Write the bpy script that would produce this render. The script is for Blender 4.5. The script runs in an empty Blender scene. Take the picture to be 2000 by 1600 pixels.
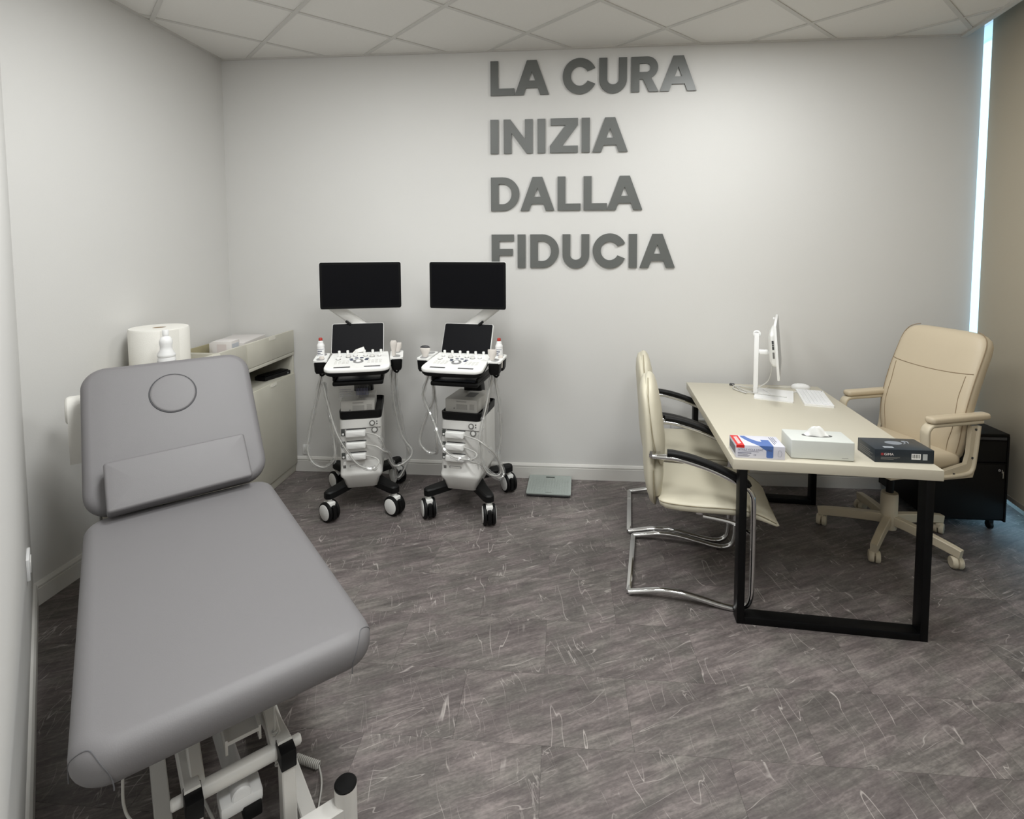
import bpy, bmesh, math, random
from mathutils import Vector, Matrix
random.seed(7)
sc = bpy.context.scene
COL = sc.collection
R = math.radians

# ------------------------------------------------------------------ camera
CAM_H = 1.6454
def cam_axes(yaw, pitch, roll):
    fwd = Vector((math.sin(yaw)*math.cos(pitch), math.cos(yaw)*math.cos(pitch), math.sin(pitch)))
    right = Vector((math.cos(yaw), -math.sin(yaw), 0))
    up = right.cross(fwd)
    return right*math.cos(roll)+up*math.sin(roll), -right*math.sin(roll)+up*math.cos(roll), fwd
cr, cu, cf = cam_axes(-.0832, -.0642, -.0038)
cam_data = bpy.data.cameras.new('camera')
cam_data.sensor_fit = 'HORIZONTAL'; cam_data.sensor_width = 36.0
cam_data.lens = 1059.13/2000*36
cam_data.shift_x = (1000-1009.78)/2000
cam_data.shift_y = (546.24-800)/2000
cam_data.clip_start = .01
cam = bpy.data.objects.new('camera', cam_data); COL.objects.link(cam)
cam.matrix_world = Matrix(((cr.x, cu.x, -cf.x, 0), (cr.y, cu.y, -cf.y, 0), (cr.z, cu.z, -cf.z, CAM_H), (0, 0, 0, 1)))
sc.camera = cam

# ------------------------------------------------------------------ world, exposure
wd = bpy.data.worlds.new('daylight'); sc.world = wd; wd.use_nodes = True
bg = wd.node_tree.nodes['Background']
bg.inputs[0].default_value = (.50, .76, 1.0, 1); bg.inputs[1].default_value = 2.8
sc.view_settings.view_transform = 'Standard'; sc.view_settings.look = 'None'
sc.view_settings.gamma = 1.0; sc.view_settings.use_curve_mapping = False
sc.view_settings.exposure = 0.0
sc.cycles.max_bounces = 6; sc.cycles.diffuse_bounces = 4; sc.cycles.glossy_bounces = 3; sc.cycles.transmission_bounces = 3
sc.cycles.transparent_max_bounces = 12; sc.cycles.caustics_reflective = False; sc.cycles.caustics_refractive = False
sc.cycles.adaptive_threshold = .03
PANEL_WATTS = 22.0
PANEL_CELLS = ((1, 3), (4, 5), (1, 5), (1, 7))

# ------------------------------------------------------------------ materials
def lin(c):
    return tuple(((v/255)/12.92 if v/255 <= .04045 else ((v/255+.055)/1.055)**2.4) for v in c)
MATS = {}
def mat(name, rgb, rough=.5, metal=0., noise=None, bump=None, spec=.5, coat=0., trans=0., emit=None, alpha=None, ior=1.45):
    if name in MATS: return MATS[name]
    m = bpy.data.materials.new(name); m.use_nodes = True
    nt = m.node_tree; b = nt.nodes['Principled BSDF']
    c = (*lin(rgb), 1)
    b.inputs['Base Color'].default_value = c
    b.inputs['Roughness'].default_value = rough
    b.inputs['Metallic'].default_value = metal
    b.inputs['Specular IOR Level'].default_value = spec
    b.inputs['Coat Weight'].default_value = coat
    b.inputs['Transmission Weight'].default_value = trans
    b.inputs['IOR'].default_value = ior
    tc = nt.nodes.new('ShaderNodeTexCoord')
    if alpha is not None: b.inputs['Alpha'].default_value = alpha
    n_sc, n_am = noise or (14, .03)
    n = nt.nodes.new('ShaderNodeTexNoise'); n.inputs['Scale'].default_value = n_sc; n.inputs['Detail'].default_value = 3
    nt.links.new(tc.outputs['Object'], n.inputs['Vector'])
    mr = nt.nodes.new('ShaderNodeMapRange'); mr.inputs[3].default_value = 1-n_am; mr.inputs[4].default_value = 1+n_am
    nt.links.new(n.outputs['Fac'], mr.inputs[0])
    mx = nt.nodes.new('ShaderNodeVectorMath'); mx.operation = 'SCALE'; mx.inputs[0].default_value = c[:3]
    nt.links.new(mr.outputs[0], mx.inputs['Scale']); nt.links.new(mx.outputs[0], b.inputs['Base Color'])
    if bump:
        nb = nt.nodes.new('ShaderNodeTexNoise'); nb.inputs['Scale'].default_value = bump[0]; nb.inputs['Detail'].default_value = 2
        nt.links.new(tc.outputs['Object'], nb.inputs['Vector'])
        bp = nt.nodes.new('ShaderNodeBump'); bp.inputs['Strength'].default_value = bump[1]; bp.inputs['Distance'].default_value = .002
        nt.links.new(nb.outputs['Fac'], bp.inputs['Height']); nt.links.new(bp.outputs[0], b.inputs['Normal'])
    if emit:
        b.inputs['Emission Color'].default_value = (*lin(emit[0]), 1); b.inputs['Emission Strength'].default_value = emit[1]
    MATS[name] = m
    return m

def floor_material():
    m = bpy.data.materials.new('slate_look_vinyl'); m.use_nodes = True
    nt = m.node_tree; N = nt.nodes; Lk = nt.links.new; b = N['Principled BSDF']
    geo = N.new('ShaderNodeNewGeometry'); oi = N.new('ShaderNodeObjectInfo')
    off = N.new('ShaderNodeVectorMath'); off.operation = 'SCALE'; off.inputs[0].default_value = (37., 53., 11.)
    Lk(oi.outputs['Random'], off.inputs['Scale'])
    add = N.new('ShaderNodeVectorMath'); Lk(geo.outputs['Position'], add.inputs[0]); Lk(off.outputs[0], add.inputs[1])
    def mapped(rz, sx, sy):
        r = N.new('ShaderNodeVectorRotate'); r.rotation_type = 'Z_AXIS'; r.inputs['Angle'].default_value = R(rz); Lk(add.outputs[0], r.inputs['Vector'])
        s = N.new('ShaderNodeVectorMath'); s.operation = 'MULTIPLY'; s.inputs[1].default_value = (sx, sy, 1); Lk(r.outputs[0], s.inputs[0])
        return s.outputs[0]
    def noise(vec, scale, detail, dist=0., rough=.55):
        n = N.new('ShaderNodeTexNoise'); n.inputs['Scale'].default_value = scale; n.inputs['Detail'].default_value = detail
        n.inputs['Distortion'].default_value = dist; n.inputs['Roughness'].default_value = rough; Lk(vec, n.inputs['Vector']); return n.outputs['Fac']
    def math_(op, a, bb=None, clamp=False):
        n = N.new('ShaderNodeMath'); n.operation = op; n.use_clamp = clamp
        for i, v in enumerate((a, bb)):
            if v is None: continue
            if isinstance(v, (int, float)): n.inputs[i].default_value = v
            else: Lk(v, n.inputs[i])
        return n.outputs[0]
    def rng(v, a, bb, c, d):
        n = N.new('ShaderNodeMapRange'); Lk(v, n.inputs[0])
        for i, q in enumerate((a, bb, c, d)): n.inputs[i+1].default_value = q
        return n.outputs[0]
    streak = noise(mapped(-25, 2.0, 17.0), 2.2, 6, .35, .74)
    cloud = noise(mapped(0, 1, 1), 4.5, 4, .6, .6)
    grain = noise(mapped(-25, 1, 2), 70, 1)
    val = math_('ADD', math_('ADD', math_('MULTIPLY', streak, .62), math_('MULTIPLY', cloud, .30)), math_('MULTIPLY', grain, .16))
    tone = rng(oi.outputs['Random'], 0, 1, -.02, .02)
    val = math_('ADD', val, tone)
    ramp = N.new('ShaderNodeValToRGB'); Lk(val, ramp.inputs[0])
    e = ramp.color_ramp.elements
    e[0].position = .36; e[0].color = (*lin((70, 65, 65)), 1)
    e[1].position = .74; e[1].color = (*lin((148, 141, 138)), 1)
    mid = e.new(.54); mid.color = (*lin((104, 98, 97)), 1)
    tintn = N.new('ShaderNodeMix'); tintn.data_type = 'RGBA'; tintn.blend_type = 'MULTIPLY'; tintn.inputs['Factor'].default_value = 1.
    tr_ = N.new('ShaderNodeValToRGB'); Lk(noise(mapped(-25, 1, 2.2), 5.0, 2, .4), tr_.inputs[0])
    tr_.color_ramp.elements[0].position = .40; tr_.color_ramp.elements[0].color = (1.025, .99, .995, 1)
    tr_.color_ramp.elements[1].position = .60; tr_.color_ramp.elements[1].color = (.965, .985, .95, 1)
    Lk(ramp.outputs[0], tintn.inputs['A']); Lk(tr_.outputs[0], tintn.inputs['B'])
    # pale veins: long ones across the streaks, fine ones along them, broken up by a mask
    def vein(vec, scale, width, dist):
        f = noise(vec, scale, 2, dist, .45)
        return rng(math_('ABSOLUTE', math_('SUBTRACT', f, .5)), 0, width, 1, 0)
    mask1 = rng(noise(mapped(0, 1, 1), 5.5, 1), .52, .62, 0, 1)
    v1 = math_('MULTIPLY', vein(mapped(-97, 1.0, 5.5), 2.0, .006, .15), mask1)
    mask2 = rng(noise(mapped(30, 1, 1), 7., 1), .48, .62, 0, .75)
    v2 = math_('MULTIPLY', vein(mapped(-27, 1.0, 7.0), 1.9, .006, .12), mask2)
    mask3 = rng(noise(mapped(70, 1, 1), 9., 1), .50, .66, 0, .7)
    v3 = math_('MULTIPLY', vein(mapped(-112, 1.0, 6.5), 3.4, .007, .12), mask3)
    v = math_('MAXIMUM', math_('MAXIMUM', v1, v2), v3)
    mix = N.new('ShaderNodeMix'); mix.data_type = 'RGBA'; Lk(math_('MULTIPLY', v, .62), mix.inputs['Factor'])
    Lk(tintn.outputs['Result'], mix.inputs['A']); mix.inputs['B'].default_value = (*lin((205, 198, 193)), 1)
    Lk(mix.outputs['Result'], b.inputs['Base Color'])
    Lk(rng(streak, 0, 1, .42, .62), b.inputs['Roughness'])
    b.inputs['Specular IOR Level'].default_value = .35
    bp = N.new('ShaderNodeBump'); bp.inputs['Strength'].default_value = .18; bp.inputs['Distance'].default_value = .002
    Lk(val, bp.inputs['Height']); Lk(bp.outputs[0], b.inputs['Normal'])
    return m

def clear_material(name, tint, gloss_w, rough=.12):
    m = bpy.data.materials.new(name); m.use_nodes = True; nt = m.node_tree
    nt.nodes.remove(nt.nodes['Principled BSDF']); out = nt.nodes['Material Output']
    t = nt.nodes.new('ShaderNodeBsdfTransparent'); t.inputs[0].default_value = (*tint, 1)
    g = nt.nodes.new('ShaderNodeBsdfGlossy'); g.inputs['Roughness'].default_value = rough
    d = nt.nodes.new('ShaderNodeBsdfDiffuse'); d.inputs[0].default_value = (.85, .85, .85, 1)
    a = nt.nodes.new('ShaderNodeMixShader'); a.inputs[0].default_value = .35; nt.links.new(g.outputs[0], a.inputs[1]); nt.links.new(d.outputs[0], a.inputs[2])
    fr = nt.nodes.new('ShaderNodeLayerWeight'); fr.inputs[0].default_value = .35
    mp = nt.nodes.new('ShaderNodeMapRange'); mp.inputs[3].default_value = gloss_w; mp.inputs[4].default_value = min(1, gloss_w+.45)
    nt.links.new(fr.outputs['Facing'], mp.inputs[0])
    s = nt.nodes.new('ShaderNodeMixShader'); nt.links.new(mp.outputs[0], s.inputs[0]); nt.links.new(t.outputs[0], s.inputs[1]); nt.links.new(a.outputs[0], s.inputs[2])
    nt.links.new(s.outputs[0], out.inputs[0])
    return m

WALL = mat('wall_paint', (214, 213, 211), .75, bump=(160, .12), noise=(3, .01), spec=.3)
CEIL = mat('ceiling_tile_white', (228, 226, 222), .85, bump=(220, .15), noise=(60, .02), spec=.2)
RAIL = mat('ceiling_rail_white', (206, 204, 200), .6)
BASEM = mat('baseboard_white', (214, 212, 208), .45)
FLOOR = floor_material()
SUBF = mat('subfloor', (60, 58, 57), .9)
LETTER = mat('letter_grey', (97, 99, 97), .34, noise=(6, .04))
VINYL = mat('grey_vinyl', (119, 117, 119), .48, bump=(380, .10), noise=(4, .015))
VINYL_D = mat('grey_vinyl_groove', (70, 70, 74), .6)
STEELW = mat('white_powder_coat', (226, 224, 220), .4)
BLACKP = mat('black_plastic', (13, 13, 14), .5, spec=.3)
BLACKS = mat('black_steel', (8, 8, 9), .45, spec=.22)
CHROME = mat('chrome', (215, 215, 215), .08, metal=1.)
CREAM = mat('cream_leather', (200, 194, 175), .45, bump=(260, .12), noise=(5, .02))
SEAMM = mat('cream_seam', (150, 141, 118), .6)
TAN = mat('beige_leather', (196, 182, 158), .48, bump=(240, .12), noise=(5, .02))
TANSEAM = mat('beige_seam', (140, 122, 98), .6)
TANP = mat('beige_lacquer', (200, 189, 167), .42)
DESKT = mat('cream_desk_top', (200, 194, 178), .42, noise=(30, .01))
CABM = mat('cabinet_grey_beige', (198, 195, 183), .5)
CABI = mat('cabinet_inside', (176, 168, 138), .6)
MACHW = mat('machine_white', (240, 240, 238), .35)
MACHG = mat('machine_light_grey', (220, 219, 216), .4)
MACHD = mat('machine_groove', (120, 119, 117), .5)
SCREEN = mat('screen_black', (8, 8, 12), .5, spec=.12)
BEZEL = mat('bezel_black', (10, 10, 11), .45, spec=.2)
PAPER = mat('paper_white', (236, 234, 228), .9, bump=(200, .3), noise=(40, .015))
WPLAST = mat('white_plastic', (236, 236, 236), .35)
RED = mat('red_cap', (170, 52, 44), .4)
GREYPR = mat('printer_grey', (186, 184, 179), .5)
DGREY = mat('dark_grey', (62, 62, 64), .5)
INK = mat('print_ink', (88, 90, 110), .6)
CLEAR = clear_material('clear_plastic_sleeve', (.97, .97, .97), .10)
GLASS = clear_material('window_glass', (.86, .96, .96), .04, .02)
CABLE = mat('cable_grey', (196, 195, 191), .45)
BLIND = mat('blind_fabric', (172, 163, 146), .85, bump=(900, .25), noise=(300, .03), spec=.2)

# ------------------------------------------------------------------ geometry helpers: every helper returns (verts, faces)
def join(*gs):
    V, F = [], []
    for v, f in gs:
        o = len(V); V += list(v); F += [tuple(i+o for i in q) for q in f]
    return V, F
def xf(g, m):
    return [tuple(m @ Vector(v)) for v in g[0]], g[1]
def T(x=0, y=0, z=0): return Matrix.Translation((x, y, z))
def RX(a): return Matrix.Rotation(R(a), 4, 'X')
def RY(a): return Matrix.Rotation(R(a), 4, 'Y')
def RZ(a): return Matrix.Rotation(R(a), 4, 'Z')
def from_bm(bm):
    bm.verts.index_update()
    g = [tuple(v.co) for v in bm.verts], [tuple(v.index for v in f.verts) for f in bm.faces]
    bm.free(); return g
def box(c, s, bev=0., seg=2):
    bm = bmesh.new(); bmesh.ops.create_cube(bm, size=1)
    for v in bm.verts: v.co = Vector((v.co.x*s[0], v.co.y*s[1], v.co.z*s[2]))
    if bev > 0:
        bmesh.ops.bevel(bm, geom=bm.edges[:]+bm.verts[:], offset=min(bev, min(s)*.49), segments=seg, affect='EDGES', profile=.5)
    for v in bm.verts: v.co += Vector(c)
    return from_bm(bm)
def bx(x0, x1, y0, y1, z0, z1, bev=0., seg=2):
    return box(((x0+x1)/2, (y0+y1)/2, (z0+z1)/2), (x1-x0, y1-y0, z1-z0), bev, seg)
def lathe(prof, n=28, c=(0, 0, 0), axis='Z'):
    V, F = [], []
    for r, z in prof:
        for k in range(n):
            a = 2*math.pi*k/n; V.append((r*math.cos(a), r*math.sin(a), z))
    for i in range(len(prof)-1):
        for k in range(n):
            k2 = (k+1) % n; F.append((i*n+k, i*n+k2, (i+1)*n+k2, (i+1)*n+k))
    if prof[0][0] > 1e-6: F.append(tuple(range(n-1, -1, -1)))
    if prof[-1][0] > 1e-6: F.append(tuple((len(prof)-1)*n+k for k in range(n)))
    m = {'Z': Matrix.Identity(4), 'X': RY(90), 'Y': RX(-90)}[axis]
    return xf((V, F), T(*c) @ m)
def cyl(r, h, c=(0, 0, 0), axis='Z', n=24, bev=0.):
    if bev: return lathe([(r-bev, -h/2), (r, -h/2+bev), (r, h/2-bev), (r-bev, h/2)], n, c, axis)
    return lathe([(r, -h/2), (r, h/2)], n, c, axis)
def smooth_path(pts, sub=6, closed=False):
    P = [Vector(p) for p in pts]; n = len(P); out = []
    rngn = n if closed else n-1
    for i in range(rngn):
        if closed: p0, p1, p2, p3 = P[i-1], P[i], P[(i+1) % n], P[(i+2) % n]
        else: p0, p1, p2, p3 = P[max(i-1, 0)], P[i], P[i+1], P[min(i+2, n-1)]
        for k in range(sub):
            t = k/sub
            out.append(.5*((2*p1)+(p2-p0)*t+(2*p0-5*p1+4*p2-p3)*t*t+(3*p1-p0-3*p2+p3)*t**3))
    if not closed: out.append(P[-1])
    return out
def sweep(path, prof, closed=False, up=None, scale=None, caps=True):
    """sweep a closed 2-D profile [(a, b)] along a path; a = sideways, b = up"""
    P = [Vector(p) for p in path]; n = len(P); m = len(prof); V, F = [], []
    tang = []
    for i in range(n):
        if closed: t = P[(i+1) % n]-P[i-1]
        else: t = P[min(i+1, n-1)]-P[max(i-1, 0)]
        tang.append(t.normalized())
    if up is None:
        u = Vector((0, 0, 1)) if abs(tang[0].z) < .9 else Vector((1, 0, 0))
    else: u = Vector(up)
    side = tang[0].cross(u).normalized(); upv = side.cross(tang[0]).normalized()
    for i in range(n):
        t = tang[i]
        if up is None:
            side = (side-t*side.dot(t)).normalized(); upv = side.cross(t).normalized()
        else:
            side = t.cross(Vector(up)); side = side.normalized() if side.length > 1e-5 else Vector((1, 0, 0)); upv = side.cross(t).normalized()
        s = scale(i/(n-1)) if scale else 1.
        for a, b in prof: V.append(tuple(P[i]+side*a*s+upv*b*s))
    for i in range(n if closed else n-1):
        j = (i+1) % n
        for k in range(m):
            k2 = (k+1) % m; F.append((i*m+k, j*m+k, j*m+k2, i*m+k2))
    if caps and not closed:
        F.append(tuple(range(m))); F.append(tuple((n-1)*m+k for k in range(m-1, -1, -1)))
    return V, F
def circ(r, n=10, rb=None): return [(r*math.cos(2*math.pi*k/n), (rb or r)*math.sin(2*math.pi*k/n)) for k in range(n)]
def rect(w, h, b=0.):
    w /= 2; h /= 2
    if not b: return [(-w, -h), (w, -h), (w, h), (-w, h)]
    return [(-w+b, -h), (w-b, -h), (w, -h+b), (w, h-b), (w-b, h), (-w+b, h), (-w, h-b), (-w, -h+b)]
def tube(pts, r, n=10, closed=False, sub=0, **k):
    return sweep(smooth_path(pts, sub, closed) if sub else pts, circ(r, n), closed, **k)
def bar(p, q, w, h, up=(0, 0, 1), b=.003): return sweep([p, q], rect(w, h, b), up=up)
def loft(loops, cap=True):
    m = len(loops[0]); V = [tuple(p) for l in loops for p in l]; F = []
    for i in range(len(loops)-1):
        for k in range(m):
            k2 = (k+1) % m; F.append((i*m+k, i*m+k2, (i+1)*m+k2, (i+1)*m+k))
    if cap: F.append(tuple(range(m-1, -1, -1))); F.append(tuple((len(loops)-1)*m+k for k in range(m)))
    return V, F
def rrect(lx, ly, r, n=6):
    out = []
    for cx, cy, a0 in ((lx/2-r, ly/2-r, 0), (-lx/2+r, ly/2-r, 90), (-lx/2+r, -ly/2+r, 180), (lx/2-r, -ly/2+r, 270)):
        for k in range(n+1):
            a = R(a0+90*k/n); out.append((cx+r*math.cos(a), cy+r*math.sin(a)))
    return out
def prism(poly, z0, z1):
    n = len(poly); V = [(x, y, z0) for x, y in poly]+[(x, y, z1) for x, y in poly]
    F = [tuple(range(n-1, -1, -1)), tuple(range(n, 2*n))]+[(k, (k+1) % n, n+(k+1) % n, n+k) for k in range(n)]
    return V, F
def cushion(lx, ly, h, rc, re, crown=0., n=8, es=5):
    """upholstered slab: rounded plan, rounded edges, slightly crowned top; z from 0 to h"""
    loops = []
    def ring(inset, z): return [(x, y, z) for x, y in rrect(lx-2*inset, ly-2*inset, max(rc-inset, .004), n)]
    for k in range(es+1):
        a = math.pi/2*k/es; loops.append(ring(re*(1-math.sin(a)), re*(1-math.cos(a))))
    for k in range(es+1):
        a = math.pi/2*k/es; loops.append(ring(re*(1-math.cos(a)), h-re+re*math.sin(a)))
    for f in (.25, .5, .75, .93):
        inn = re+(min(lx, ly)/2-re)*f*.98
        loops.append([(x, y, h+crown*math.sin(f*math.pi/2)) for x, y in rrect(max(lx-2*inn, .01), max(ly-2*inn, .01), max(min(rc-inn, 1), .004), n)])
    return loft(loops)
def clip(poly, planes):
    for a, b, c in planes:             # keep a*x + b*y + c >= 0
        out = []
        for i in range(len(poly)):
            p, q = poly[i-1], poly[i]; dp = a*p[0]+b*p[1]+c; dq = a*q[0]+b*q[1]+c
            if (dp >= 0) != (dq >= 0):
                t = dp/(dp-dq); out.append((p[0]+(q[0]-p[0])*t, p[1]+(q[1]-p[1])*t))
            if dq >= 0: out.append(q)
        poly = out
        if len(poly) < 3: return []
    return poly
def curve_geo(splines, ext):
    """filled flat outline with holes, thickened; lies in XY, z = -ext..ext"""
    cv = bpy.data.curves.new('tmp', 'CURVE'); cv.dimensions = '2D'; cv.fill_mode = 'BOTH'; cv.extrude = ext
    for pts in splines:
        s = cv.splines.new('POLY'); s.points.add(len(pts)-1); s.use_cyclic_u = True
        for i, (x, y) in enumerate(pts): s.points[i].co = (x, y, 0, 1)
    return eval_geo(cv)
def eval_geo(cv):
    o = bpy.data.objects.new('tmp', cv); COL.objects.link(o)
    dg = bpy.context.evaluated_depsgraph_get(); me = bpy.data.meshes.new_from_object(o.evaluated_get(dg))
    g = [tuple(v.co) for v in me.vertices], [tuple(p.vertices) for p in me.polygons]
    bpy.data.objects.remove(o); bpy.data.curves.remove(cv); bpy.data.meshes.remove(me)
    return g
def text_geo(s, size, ext=.0002, sx=1.):
    cv = bpy.data.curves.new('tmp', 'FONT'); cv.body = s; cv.size = size; cv.extrude = ext; cv.resolution_u = 3
    return xf(eval_geo(cv), Matrix.Diagonal((sx, 1, 1, 1)))

def obj(name, g, m, parent=None, smooth=38, loc=None, rotz=None):
    me = bpy.data.meshes.new(name)
    me.from_pydata([tuple(v) for v in g[0]], [], [tuple(f) for f in g[1]])
    bm = bmesh.new(); bm.from_mesh(me); bmesh.ops.recalc_face_normals(bm, faces=bm.faces); bm.to_mesh(me); bm.free()
    if smooth:
        me.polygons.foreach_set('use_smooth', [True]*len(me.polygons)); me.set_sharp_from_angle(angle=R(smooth))
    me.materials.append(m); me.update()
    o = bpy.data.objects.new(name, me); COL.objects.link(o)
    if parent: o.parent = parent
    if loc: o.location = loc
    if rotz is not None: o.rotation_euler = (0, 0, rotz)
    return o
def thing(name, label, cat, loc=(0, 0, 0), rot=0., group=None):
    o = bpy.data.objects.new(name, None); o.empty_display_size = .1; COL.objects.link(o)
    o.location = loc; o.rotation_euler = (0, 0, R(rot)); return tag(o, label, cat, group)
def tag(o, label, cat, group=None, kind=None):
    o['label'] = label; o['category'] = cat
    if group: o['group'] = group
    if kind: o['kind'] = kind
    return o
def struct(name, g, m, label, cat, smooth=0):
    return tag(obj(name, g, m, smooth=smooth), label, cat, kind='structure')

# ------------------------------------------------------------------ the room
H = 2.955; XL = -2.404; YB = 3.738
DU = Vector((.716, -.698)).normalized(); DN = Vector((-DU.y, DU.x))       # diagonal wall: direction and normal into the room
DP = Vector((-2.433, 2.235))-DN*.012
YF = -1.0
def blind_x(y): return 2.101+.155*y
DIAG = (DN.x, DN.y, -DN.dot(DP))
PL_LEFT = (1, 0, -XL); PL_BACK = (0, -1, YB); PL_FRONT = (0, 1, -YF)
PL_WIN = (-1, .155, 2.101+.15); PL_CEIL = (-1, .155, 2.101-.155)
ROOM = [PL_LEFT, PL_BACK, DIAG, PL_FRONT, PL_WIN]

big = [(-4, -3), (5, -3), (5, 5), (-4, 5)]
fl = clip(big, [(1, 0, 2.6), (0, -1, 4.5), (DN.x, DN.y, -DN.dot(DP)+.2), (0, 1, 1.3), (-1, .155, 2.101+.35)])
floor = struct('floor', prism(fl, -.12, -.004), SUBF, 'dark grey stone-look floor laid in staggered rectangular tiles', 'floor')
tile_cache = {}
row = -10
for row in range(-9, 10):
    y0 = 1.683+.3*(row-1); offx = -.065 if row % 2 == 0 else .237
    for k in range(-6, 7):
        x0 = offx+.6*k; g = .0003
        poly = [(x0+g, y0+g), (x0+.6-g, y0+g), (x0+.6-g, y0+.3-g), (x0+g, y0+.3-g)]
        pc = clip(poly, ROOM)
        if not pc: continue
        cx, cy = x0+.3, y0+.15
        loc = [(x-cx, y-cy) for x, y in pc]
        whole = len(pc) == 4 and all(abs(abs(x)-.3+g) < 1e-5 and abs(abs(y)-.15+g) < 1e-5 for x, y in loc)
        if whole and 'w' in tile_cache:
            o = bpy.data.objects.new('floor_tile', tile_cache['w']); COL.objects.link(o); o.parent = floor
        else:
            o = obj('floor_tile', prism(loc, -.004, random.choice((0, 0, .0002)) if not whole else 0), FLOOR, floor, smooth=0)
            if whole: tile_cache['w'] = o.data
        o.location = (cx, cy, 0)

def wall_strip(p, q, z0, z1, n, t):
    """a wall between two floor points; n = normal into the room, body behind the surface"""
    return prism([tuple(p), tuple(q), (q[0]-n[0]*t, q[1]-n[1]*t), (p[0]-n[0]*t, p[1]-n[1]*t)], z0, z1)
dcorner = DP+DU*((XL-DP.x)/DU.x)
dend = DP+DU*((YF-DP.y)/DU.y)
struct('wall_back', bx(XL-.12, 2.645, YB, YB+.12, -.1, 3.12), WALL, 'white back wall carrying the grey slogan letters', 'wall')
struct('wall_left', bx(XL-.12, XL, dcorner.y-.05, YB, -.1, 3.12), WALL, 'white left wall behind the cabinets and paper roll', 'wall')
struct('wall_left_front', wall_strip(dcorner-DU*.0, dend, -.1, 3.12, DN, .12), WALL, 'white slanted wall at the left edge of the picture', 'wall')
struct('wall_front', bx(dend.x-.2, blind_x(YF)+.3, YF-.12, YF, -.1, 3.12), WALL, 'white wall behind the camera', 'wall')

def baseboard(name, p, q, n, label):
    p, q = Vector(p), Vector(q)
    prof = [(0, 0), (.014, 0), (.014, .078), (.0115, .080), (.0115, .083), (.0145, .0855), (.0145, .092), (.008, .104), (0, .107)]
    V = []
    for e in (p, q):
        for a, z in prof: V.append((e.x+n[0]*a, e.y+n[1]*a, z))
    m = len(prof)
    F = [tuple(range(m)), tuple(range(2*m-1, m-1, -1))]+[(k, (k+1) % m, m+(k+1) % m, m+k) for k in range(m)]
    struct(name, (V, F), BASEM, label, 'baseboard')
baseboard('baseboard_back', (XL, YB), (2.645, YB), (0, -1), 'white moulded baseboard along the back wall')
baseboard('baseboard_left', (XL, dcorner.y), (XL, YB), (1, 0), 'white moulded baseboard along the left wall')
baseboard('baseboard_left_front', dcorner, dend, DN, 'white moulded baseboard of the slanted wall beside the couch')
baseboard('baseboard_front', (dend.x, YF), (blind_x(YF)+.1, YF), (0, 1), 'white baseboard behind the camera')

# ceiling: 60 cm tiles laid diagonally on a rail grid
GA, A0, B0 = .7888, -.1101, -4.3901
CROOM = [PL_LEFT, PL_BACK, DIAG, PL_FRONT, PL_CEIL]
def ab(a, b): return (a*math.cos(GA)+b*math.sin(GA), a*math.sin(GA)-b*math.cos(GA))
cpoly = clip(big, [(1, 0, -XL+.05), (0, -1, YB+.05), (DN.x, DN.y, -DN.dot(DP)+.05), (0, 1, 1.05), (-1, .155, 2.101-.15)])
ceiling = struct('ceiling', prism(cpoly, H+.03, H+.05), SUBF, 'suspended ceiling of square white tiles set diagonally', 'ceiling')
tcache = None
for i in range(-6, 10):
    for j in range(-2, 14):
        if (i, j) in PANEL_CELLS: continue
        g = .007
        a0, a1, b0, b1 = A0+.6*i+g, A0+.6*(i+1)-g, B0+.6*j+g, B0+.6*(j+1)-g
        poly = [ab(a0, b0), ab(a1, b0), ab(a1, b1), ab(a0, b1)]
        pc = clip(poly, CROOM)
        if not pc: continue
        c = ab((a0+a1)/2, (b0+b1)/2); loc = [(x-c[0], y-c[1]) for x, y in pc]
        whole = len(pc) == 4 and all(abs(p[0]-q[0])+abs(p[1]-q[1]) < 1e-6 for p, q in zip(sorted(pc), sorted(poly)))
        if whole and tcache:
            o = bpy.data.objects.new('ceiling_tile', tcache); COL.objects.link(o); o.parent = ceiling
        else:
            o = obj('ceiling_tile', prism(loc, 0, .015), CEIL, ceiling, smooth=0)
            if whole: tcache = o.data
        o.location = (c[0], c[1], H+.003)
shrink = [(a, b, c-.012) for a, b, c in CROOM]
def rail(p, q, w):
    d = (Vector(q)-Vector(p)).normalized(); s = Vector((-d.y, d.x))*w/2
    poly = clip([tuple(Vector(p)+s), tuple(Vector(p)-s), tuple(Vector(q)-s), tuple(Vector(q)+s)], shrink)
    if poly: obj('ceiling_rail', prism(poly, H-(.003 if w > .0238 else .0022), H+.012), RAIL, ceiling, smooth=0)
for i in range(-6, 11): rail(ab(A0+.6*i, B0-2), ab(A0+.6*i, B0+9), .024)
for j in range(-2, 15): rail(ab(A0-4, B0+.6*j), ab(A0+6, B0+.6*j), .0236)
struct('trim_1', bx(XL, 2.52, YB-.02, YB, H-.006, H+.02), RAIL, 'thin white ceiling edge strip along the back wall', 'trim')
struct('trim_2', bx(XL, XL+.02, dcorner.y, YB-.02, H-.006, H+.02), RAIL, 'thin white ceiling edge strip along the left wall', 'trim')
struct('trim_3', prism([tuple(dcorner), tuple(dend), tuple(dend+DN*.02), tuple(dcorner+DN*.02)], H-.006, H+.02), RAIL, 'thin white ceiling edge strip along the slanted wall', 'trim')
ce = lambda y: blind_x(y)-.155
struct('trim_4', join(prism([(ce(YF)-.02, YF), (ce(YB)-.02, YB), (ce(YB)+.012, YB), (ce(YF)+.012, YF)], H-.012, H+.03),
                      prism([(ce(YF), YF), (ce(YB), YB), (ce(YB)+.012, YB), (ce(YF)+.012, YF)], H+.03, 3.12)), RAIL, 'white ceiling edge trim of the blind pocket', 'trim')
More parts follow.
